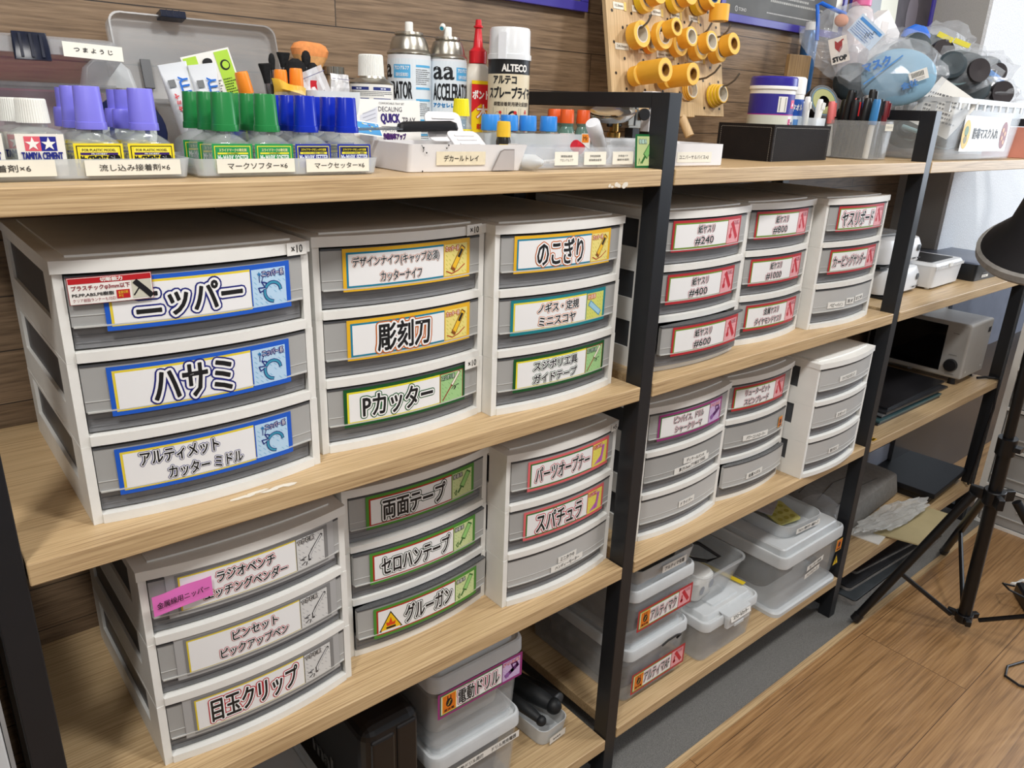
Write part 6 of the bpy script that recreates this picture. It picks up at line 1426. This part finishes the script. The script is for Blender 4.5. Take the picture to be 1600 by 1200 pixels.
m = MB(); m.rect(0,.022,0,.013,0,ink((236,180,40))); m.rect(.002,.010,.002,.011,-.0002,ink((206,60,30))); m.rect(.011,.020,.003,.010,-.0002,K_); m.bend(lambda p:(p[0],p[2],.0)); tag(m.obj('warning_sticker', None, loc=(1.885,.006,Z2+.0006)), 'tiny orange and black sticker flat on the board near the black frame, below', 'sticker')
m = MB(); m.rect(0,.022,0,.013,0,ink((226,160,40))); m.bend(lambda p:(p[0],p[2],.0)); tag(m.obj('warning_sticker', None, loc=(1.905,.030,Z1+.0006)), 'tiny orange sticker on the board in front of the rounded white machines', 'sticker')
# ---- lowest shelf
M_foam = mat('foam_grey', (146,144,140), rough=.85, var=.1, vscale=60, bump=.4, bscale=300)
t = thing('wrapped_sheet', 'big grey foam-wrapped panel leaning under the mats', 'foam panel', (2.205,.235,zc+.008), rot=(0,R(0),R(4)))
m = MB(); m.loft([(0,.44,.26,.01),(.012,.45,.27,.012),(.075,.44,.25,.02),(.088,.40,.21,.03)], M_foam); m.obj('panel_body', t)
m = MB(); 
for k in range(3): m.tube([(-.20,-.10+.06*k,.089),(-.05,-.08+.06*k,.0905),(.10,-.10+.06*k,.089)],.0012,ink((84,82,80)),n=6)
m.obj('creases', t)
tag(MB().loft([(0,.22,.16,.006),(.105,.22,.16,.006),(.110,.215,.155,.006)], mat('cool_white_box',(178,186,204),rough=.4,var=.03)).obj('storage_carton', None, loc=(2.560,.318,zc+.0005)), 'bluish white carton at the back, above the black panel', 'carton')
t = thing('glossy_slab', 'flat shiny black panel with a stepped corner, on the lowest board', 'panel', (2.455,.010,zc+.030), rot=(0,0,R(3)))
m = MB(); m.prism([(0,0),(.31,0),(.31,.22),(.055,.22),(.055,.17),(0,.17)],0,.018,mat('panel_black',(12,13,18),rough=.45,var=.03)); m.obj('panel_body', t, bevel=.002); MB().box(.02,.29,.02,.20,-.029,0,M_blackp).obj('panel_foot', t)
o = MB().prism([(2.125,.045),(2.165,-.070),(2.172,-.076),(2.440,-.048),(2.425,.060)],zc+.0045,zc+.009,mat('kraft_board',(182,168,128),rough=.6,var=.03)).obj('backing_board', None); tag(o, 'beige card sticking out over the lowest board edge', 'board')
o = MB().box(0,.16,0,.13,0,.0035,M_paper).obj('white_sheet', None, loc=(2.075,.005,zc+.0004), rot=(0,0,R(8))); tag(o, 'white foam sheet under the beige card', 'sheet')
vs, fs = crumple((.17,.035,.018), 21, sub=4, amp=.35); m = MB(); m.add(vs, fs, mat('bubble_wrap',(214,214,210),rough=.12,alpha=.5,var=.1,bump=1.0,bscale=120), False); tag(m.obj('bubble_wrap', None, loc=(2.235,.038,zc+.034), rot=(R(10),R(0),R(-6))), 'roll of crinkled bubble wrap along the grey foam panel', 'bubble wrap')
vs, fs = crumple((.055,.08,.075), 22, sub=3, amp=.15); m = MB(); m.add(vs, fs, M_bag, True); tag(m.obj('plastic_sack', None, loc=(1.920,.12,zc+.084)), 'large clear plastic sack right beside the black frame, lowest board', 'sack')
# mats on the floor
for k,(x,y,w,d,rz,h_) in enumerate(((1.945,-.016,.62,.30,0.5,.014),(1.975,.020,.56,.28,-2.5,.010),(2.06,.045,.5,.26,-5,.008))):
    zz = ZF + .0015 + (0,.0165,.0285)[k]
    t = thing('floor_tile', ('large dark slab at the bottom of the pile on the floor','rounded dark slab in the middle of the pile on the floor','top dark slab of the pile on the floor')[k], 'slab', (x,y,zz), rz, 'dark slabs piled on the floor')
    m = MB(); m.loft([(0,w,d,.012,w/2,d/2),(h_,w,d,.012,w/2,d/2)], mat('slab_edge',(142,138,134),rough=.8,var=.2,vscale=80), cap1=False); m.loft([(h_+.0002,w-.006,d-.006,.01,w/2,d/2),(h_+.001,w-.008,d-.008,.01,w/2,d/2)], mat('slab_top_%d'%k,((60,66,70),(44,46,50),(38,32,32))[k],rough=.5,var=.3,vscale=14), cap0=False); m.obj('slab_body', t)

# ================================================================== light stand
M_st = mat('stand_black', (20,20,22), rough=.35, var=.1)
t = thing('light_stand', 'black photographic light stand with a grey-rimmed hood, right side', 'light stand', (2.125,-.255,ZF))
def P(x,y,z): return (x-2.125, y+.255, z-ZF)
c0 = Vector((2.078,-.255,-1.195)); c1 = Vector((2.040,-.255,-.800)); ax = (c1-c0)
def cp(z): return c0 + ax*((z-c0.z)/(c1.z-c0.z))
MB().tube([P(*cp(-1.21)), P(*cp(-.68))], .0165, M_st, n=16).obj('lower_column', t)
MB().tube([P(*cp(-.68)), P(*cp(-.16))], .0125, M_st, n=16).obj('upper_column', t)
m = MB(); m.tube([P(*cp(-.69)), P(*cp(-.645))], .0225, M_st, n=16); m.box(-.012,.012,-.035,-.018,0,.012,M_st,T=TR(*P(*cp(-.675)))); m.obj('height_clamp', t)
m = MB(); m.tube([P(*cp(-.835)), P(*cp(-.795))], .026, M_st, n=16)
for a in (100, 215, 330): m.box(.0,.056,-.008,.008,-.014,.016,M_st,T=TR(*P(*cp(-.815)),rz=a))
m.obj('leg_collar', t, bevel=.002)
m = MB(); m.tube([P(*cp(-1.215)), P(*cp(-1.190))], .022, M_st, n=16)
for a in (100, 215, 330): m.box(.0,.042,-.007,.007,-.008,.008,M_st,T=TR(*P(*cp(-1.20)),rz=a))
m.obj('brace_hub', t, bevel=.001)
ct = cp(-.815); feet = [Vector((1.869,-.053,-1.240)), Vector((2.462,-.055,-1.240)), Vector((2.16,-.60,-1.240))]
for k, f in enumerate(feet):
    d = (f - ct); dh = Vector((d.x,d.y,0)).normalized(); s = ct + dh*.05
    MB().tube([P(*s), P(*(s+(f-s)*.97))], .0115, M_st, n=12).obj('leg', t)
    MB().tube([P(*(s+(f-s)*.955)), P(*f)], .0135, M_blackp, n=12).obj('leg_tip', t)
    mid = s + (f-s)*.60; hb = cp(-1.20) + dh*.036
    MB().tube([P(*hb), P(*mid)], .0065, M_st, n=8).obj('brace', t)
    MB().ball(P(*mid), .005, M_chrome, nu=8, nv=6).obj('rivet', t)
hc = Vector((1.985,-.255,-.160)); m = MB(); hood = mat('hood_black',(28,29,33),rough=.6,var=.05)
m.lathe([(.055,.15),(.070,.12),(.098,.05),(.142,.012),(.150,.0),(.142,-.006),(.09,.04),(.05,.10),(.045,.14),(.055,.15)], hood, n=40, T=TR(*P(*hc),ry=-24)); m.obj('hood', t)
m = MB(); m.lathe([(.152,-.022),(.158,-.014),(.157,.0),(.149,.004),(.142,-.004),(.144,-.020),(.152,-.022)], mat('hood_rim_grey',(140,138,134),rough=.7,var=.15,vscale=60), n=48, T=TR(*P(*hc),ry=-24)); m.obj('hood_rim', t)
m = MB(); m.tube([P(*cp(-.18)), P(hc.x-.055,hc.y,hc.z+.13)], .02, M_st); m.obj('lamp_holder', t)
m = MB(); m.rect(-.005,.005,-.03,.03,0,ink((150,150,152))); m.obj('hood_tag', t, loc=P(hc.x-.085,hc.y-.078,hc.z+.085), rot=(R(0),R(25),R(-40)))
# cables and power box
m = MB(); m.tube([(2.475,-.30,ZF+.006),(2.455,-.262,ZF+.006),(2.50,-.275,ZF+.006),(2.55,-.36,ZF+.006),(2.50,-.45,ZF+.006)],.006,M_white2,n=8); tag(m.obj('white_cable', None), 'thick white cable loop on the floor by the right edge', 'cable')
m = MB(); m.tube([(2.10,-.58,ZF+.004),(1.99,-.49,ZF+.004),(1.965,-.44,ZF+.004),(1.975,-.405,ZF+.004),(2.02,-.395,ZF+.004),(2.12,-.43,ZF+.004),(2.30,-.47,ZF+.004),(2.34,-.40,ZF+.004)],.0032,M_blackp,n=8); tag(m.obj('black_cable', None), 'thin black cable loop on the floor at the right edge', 'cable')
m = MB(); m.tube([(2.33,-.325,ZF+.045),(2.31,-.29,ZF+.060),(2.35,-.262,ZF+.05),(2.40,-.28,ZF+.03)],.0032,M_blackp,n=8); tag(m.obj('black_cable', None), 'short black cable arching over the power box', 'cable')
t = thing('power_box', 'black power box with a tiny green light beside the light stand', 'power box', (2.385,-.350,ZF), 35); m = MB(); m.loft([(0,.13,.085,.008),(.036,.13,.085,.008),(.042,.12,.075,.008)], mat('power_black',(26,28,34),rough=.3)); m.obj('housing', t); MB().ball((-.045,-.025,.0425),(.004,.003,.001),mat('led_green',(120,230,90),emit=2.0,var=0),nu=8,nv=5).obj('lamp', t)
# chest of drawers far right, facing left
t = thing('drawer_chest', 'tall pale drawer chest behind the light stand at the right edge', 'drawer chest', (2.800,-.012,ZF+.0003))
CHW, CHD, ND, DH = .40, .34, 6, .143
m = MB(); m.box(.003,CHD,-CHW,0,0,.012,M_white); m.box(.003,CHD,-CHW,0,.012+ND*DH,.030+ND*DH,M_white)
for y0_ in (-CHW,-.020): m.box(.0,CHD,y0_,y0_+.020,.012,.012+ND*DH,M_white)
for k in range(1,ND): m.box(0,CHD,-CHW+.02,-.020,.012+k*DH-.010,.012+k*DH,M_white)
m.box(CHD-.004,CHD,-CHW+.02,-.02,.012,.012+ND*DH,M_white); m.obj('case', t)
for k in range(ND):
    m = MB(); z0_ = .012+k*DH; m.box(.006,.010,-CHW+.024,-.024,z0_+.004,z0_+DH-.016,M_frost); m.box(.002,.008,-CHW+.024,-.024,z0_+.036,z0_+.040,M_frostl); m.box(.010,CHD-.02,-CHW+.026,-.026,z0_+.003,z0_+.006,M_frostd); d = m.obj('drawer', t)
    m = MB(); m.rect(0,.08,0,.018,0,M_paper); m.text('ケース',.01,.07,.005,.013,-.0004,K_); m.bend(lambda p:(.0016+p[1],-.13-p[0],p[2])); m.obj('name_sticker', d, loc=(0,0,z0_+.070))
# window side beyond the rack
M_gl = mat('bluish_panel', (120,128,146), rough=.4, var=.08)
# ------------------------------------------------------------------ camera and light
cam = bpy.data.cameras.new('camera'); co = bpy.data.objects.new('camera', cam); COL.objects.link(co)
yaw, pitch, roll = 0.703456, -0.346215, 0.0376575
fw = Vector((math.sin(yaw)*math.cos(pitch), math.cos(yaw)*math.cos(pitch), math.sin(pitch)))
rt = Vector((math.cos(yaw), -math.sin(yaw), 0)); up = rt.cross(fw)
r2 = rt*math.cos(roll) + up*math.sin(roll); u2 = -rt*math.sin(roll) + up*math.cos(roll)
co.matrix_world = Matrix(((r2.x, u2.x, -fw.x, -0.0478559), (r2.y, u2.y, -fw.y, -0.778192), (r2.z, u2.z, -fw.z, 0.0754445), (0, 0, 0, 1)))
cam.sensor_fit = 'HORIZONTAL'; cam.sensor_width = 36; cam.lens = 36*1178.6/1600; cam.clip_start = 0.02
SC.camera = co
def area(name, loc, target, size, power, col=(1,1,1), sy=None, spread=180):
    l = bpy.data.lights.new(name, 'AREA'); l.energy = power; l.color = col; l.size = size; l.spread = R(spread)
    if sy: l.shape = 'RECTANGLE'; l.size_y = sy
    o = bpy.data.objects.new(name, l); COL.objects.link(o); o.location = loc
    d = Vector(target) - Vector(loc); o.rotation_euler = d.to_track_quat('-Z', 'Y').to_euler()
    return o
area('ceiling_and_fill_lamp', (-0.55, -0.82, 1.2), (0.1, 0.0, -0.6), 0.20, 16, (1.0, .985, .960))
area('ceiling_and_fill_lamp', (0.65, -0.84, 1.2), (0.8, 0.0, -0.6), 0.20, 14, (1.0, .985, .960))
area('ceiling_and_fill_lamp', (1.95, -0.84, 1.2), (1.9, 0.0, -0.6), 0.20, 14, (1.0, .985, .960))
area('ceiling_and_fill_lamp', (0.3, -2.4, 1.2), (0.9, 0.1, -0.5), 0.5, 13, (1.0, .98, .95))  # added fill light from the front, not a ceiling fixture
area('window_daylight', (4.5, -1.15, 0.45), (2.2, 0.0, -0.3), 1.8, 52, (.82, .90, 1.0), sy=1.4)
W = bpy.data.worlds.new('world'); SC.world = W; W.use_nodes = True
W.node_tree.nodes['Background'].inputs[0].default_value = (0.80, 0.86, 0.95, 1); W.node_tree.nodes['Background'].inputs[1].default_value = 0.30
SC.view_settings.view_transform = 'Standard'; SC.view_settings.look = 'None'; SC.view_settings.exposure = 0.0; SC.view_settings.gamma = 1.0
SC.cycles.max_bounces = 8; SC.cycles.transparent_max_bounces = 16; SC.cycles.use_denoising = True
SC.cycles.sample_clamp_indirect = 4.0
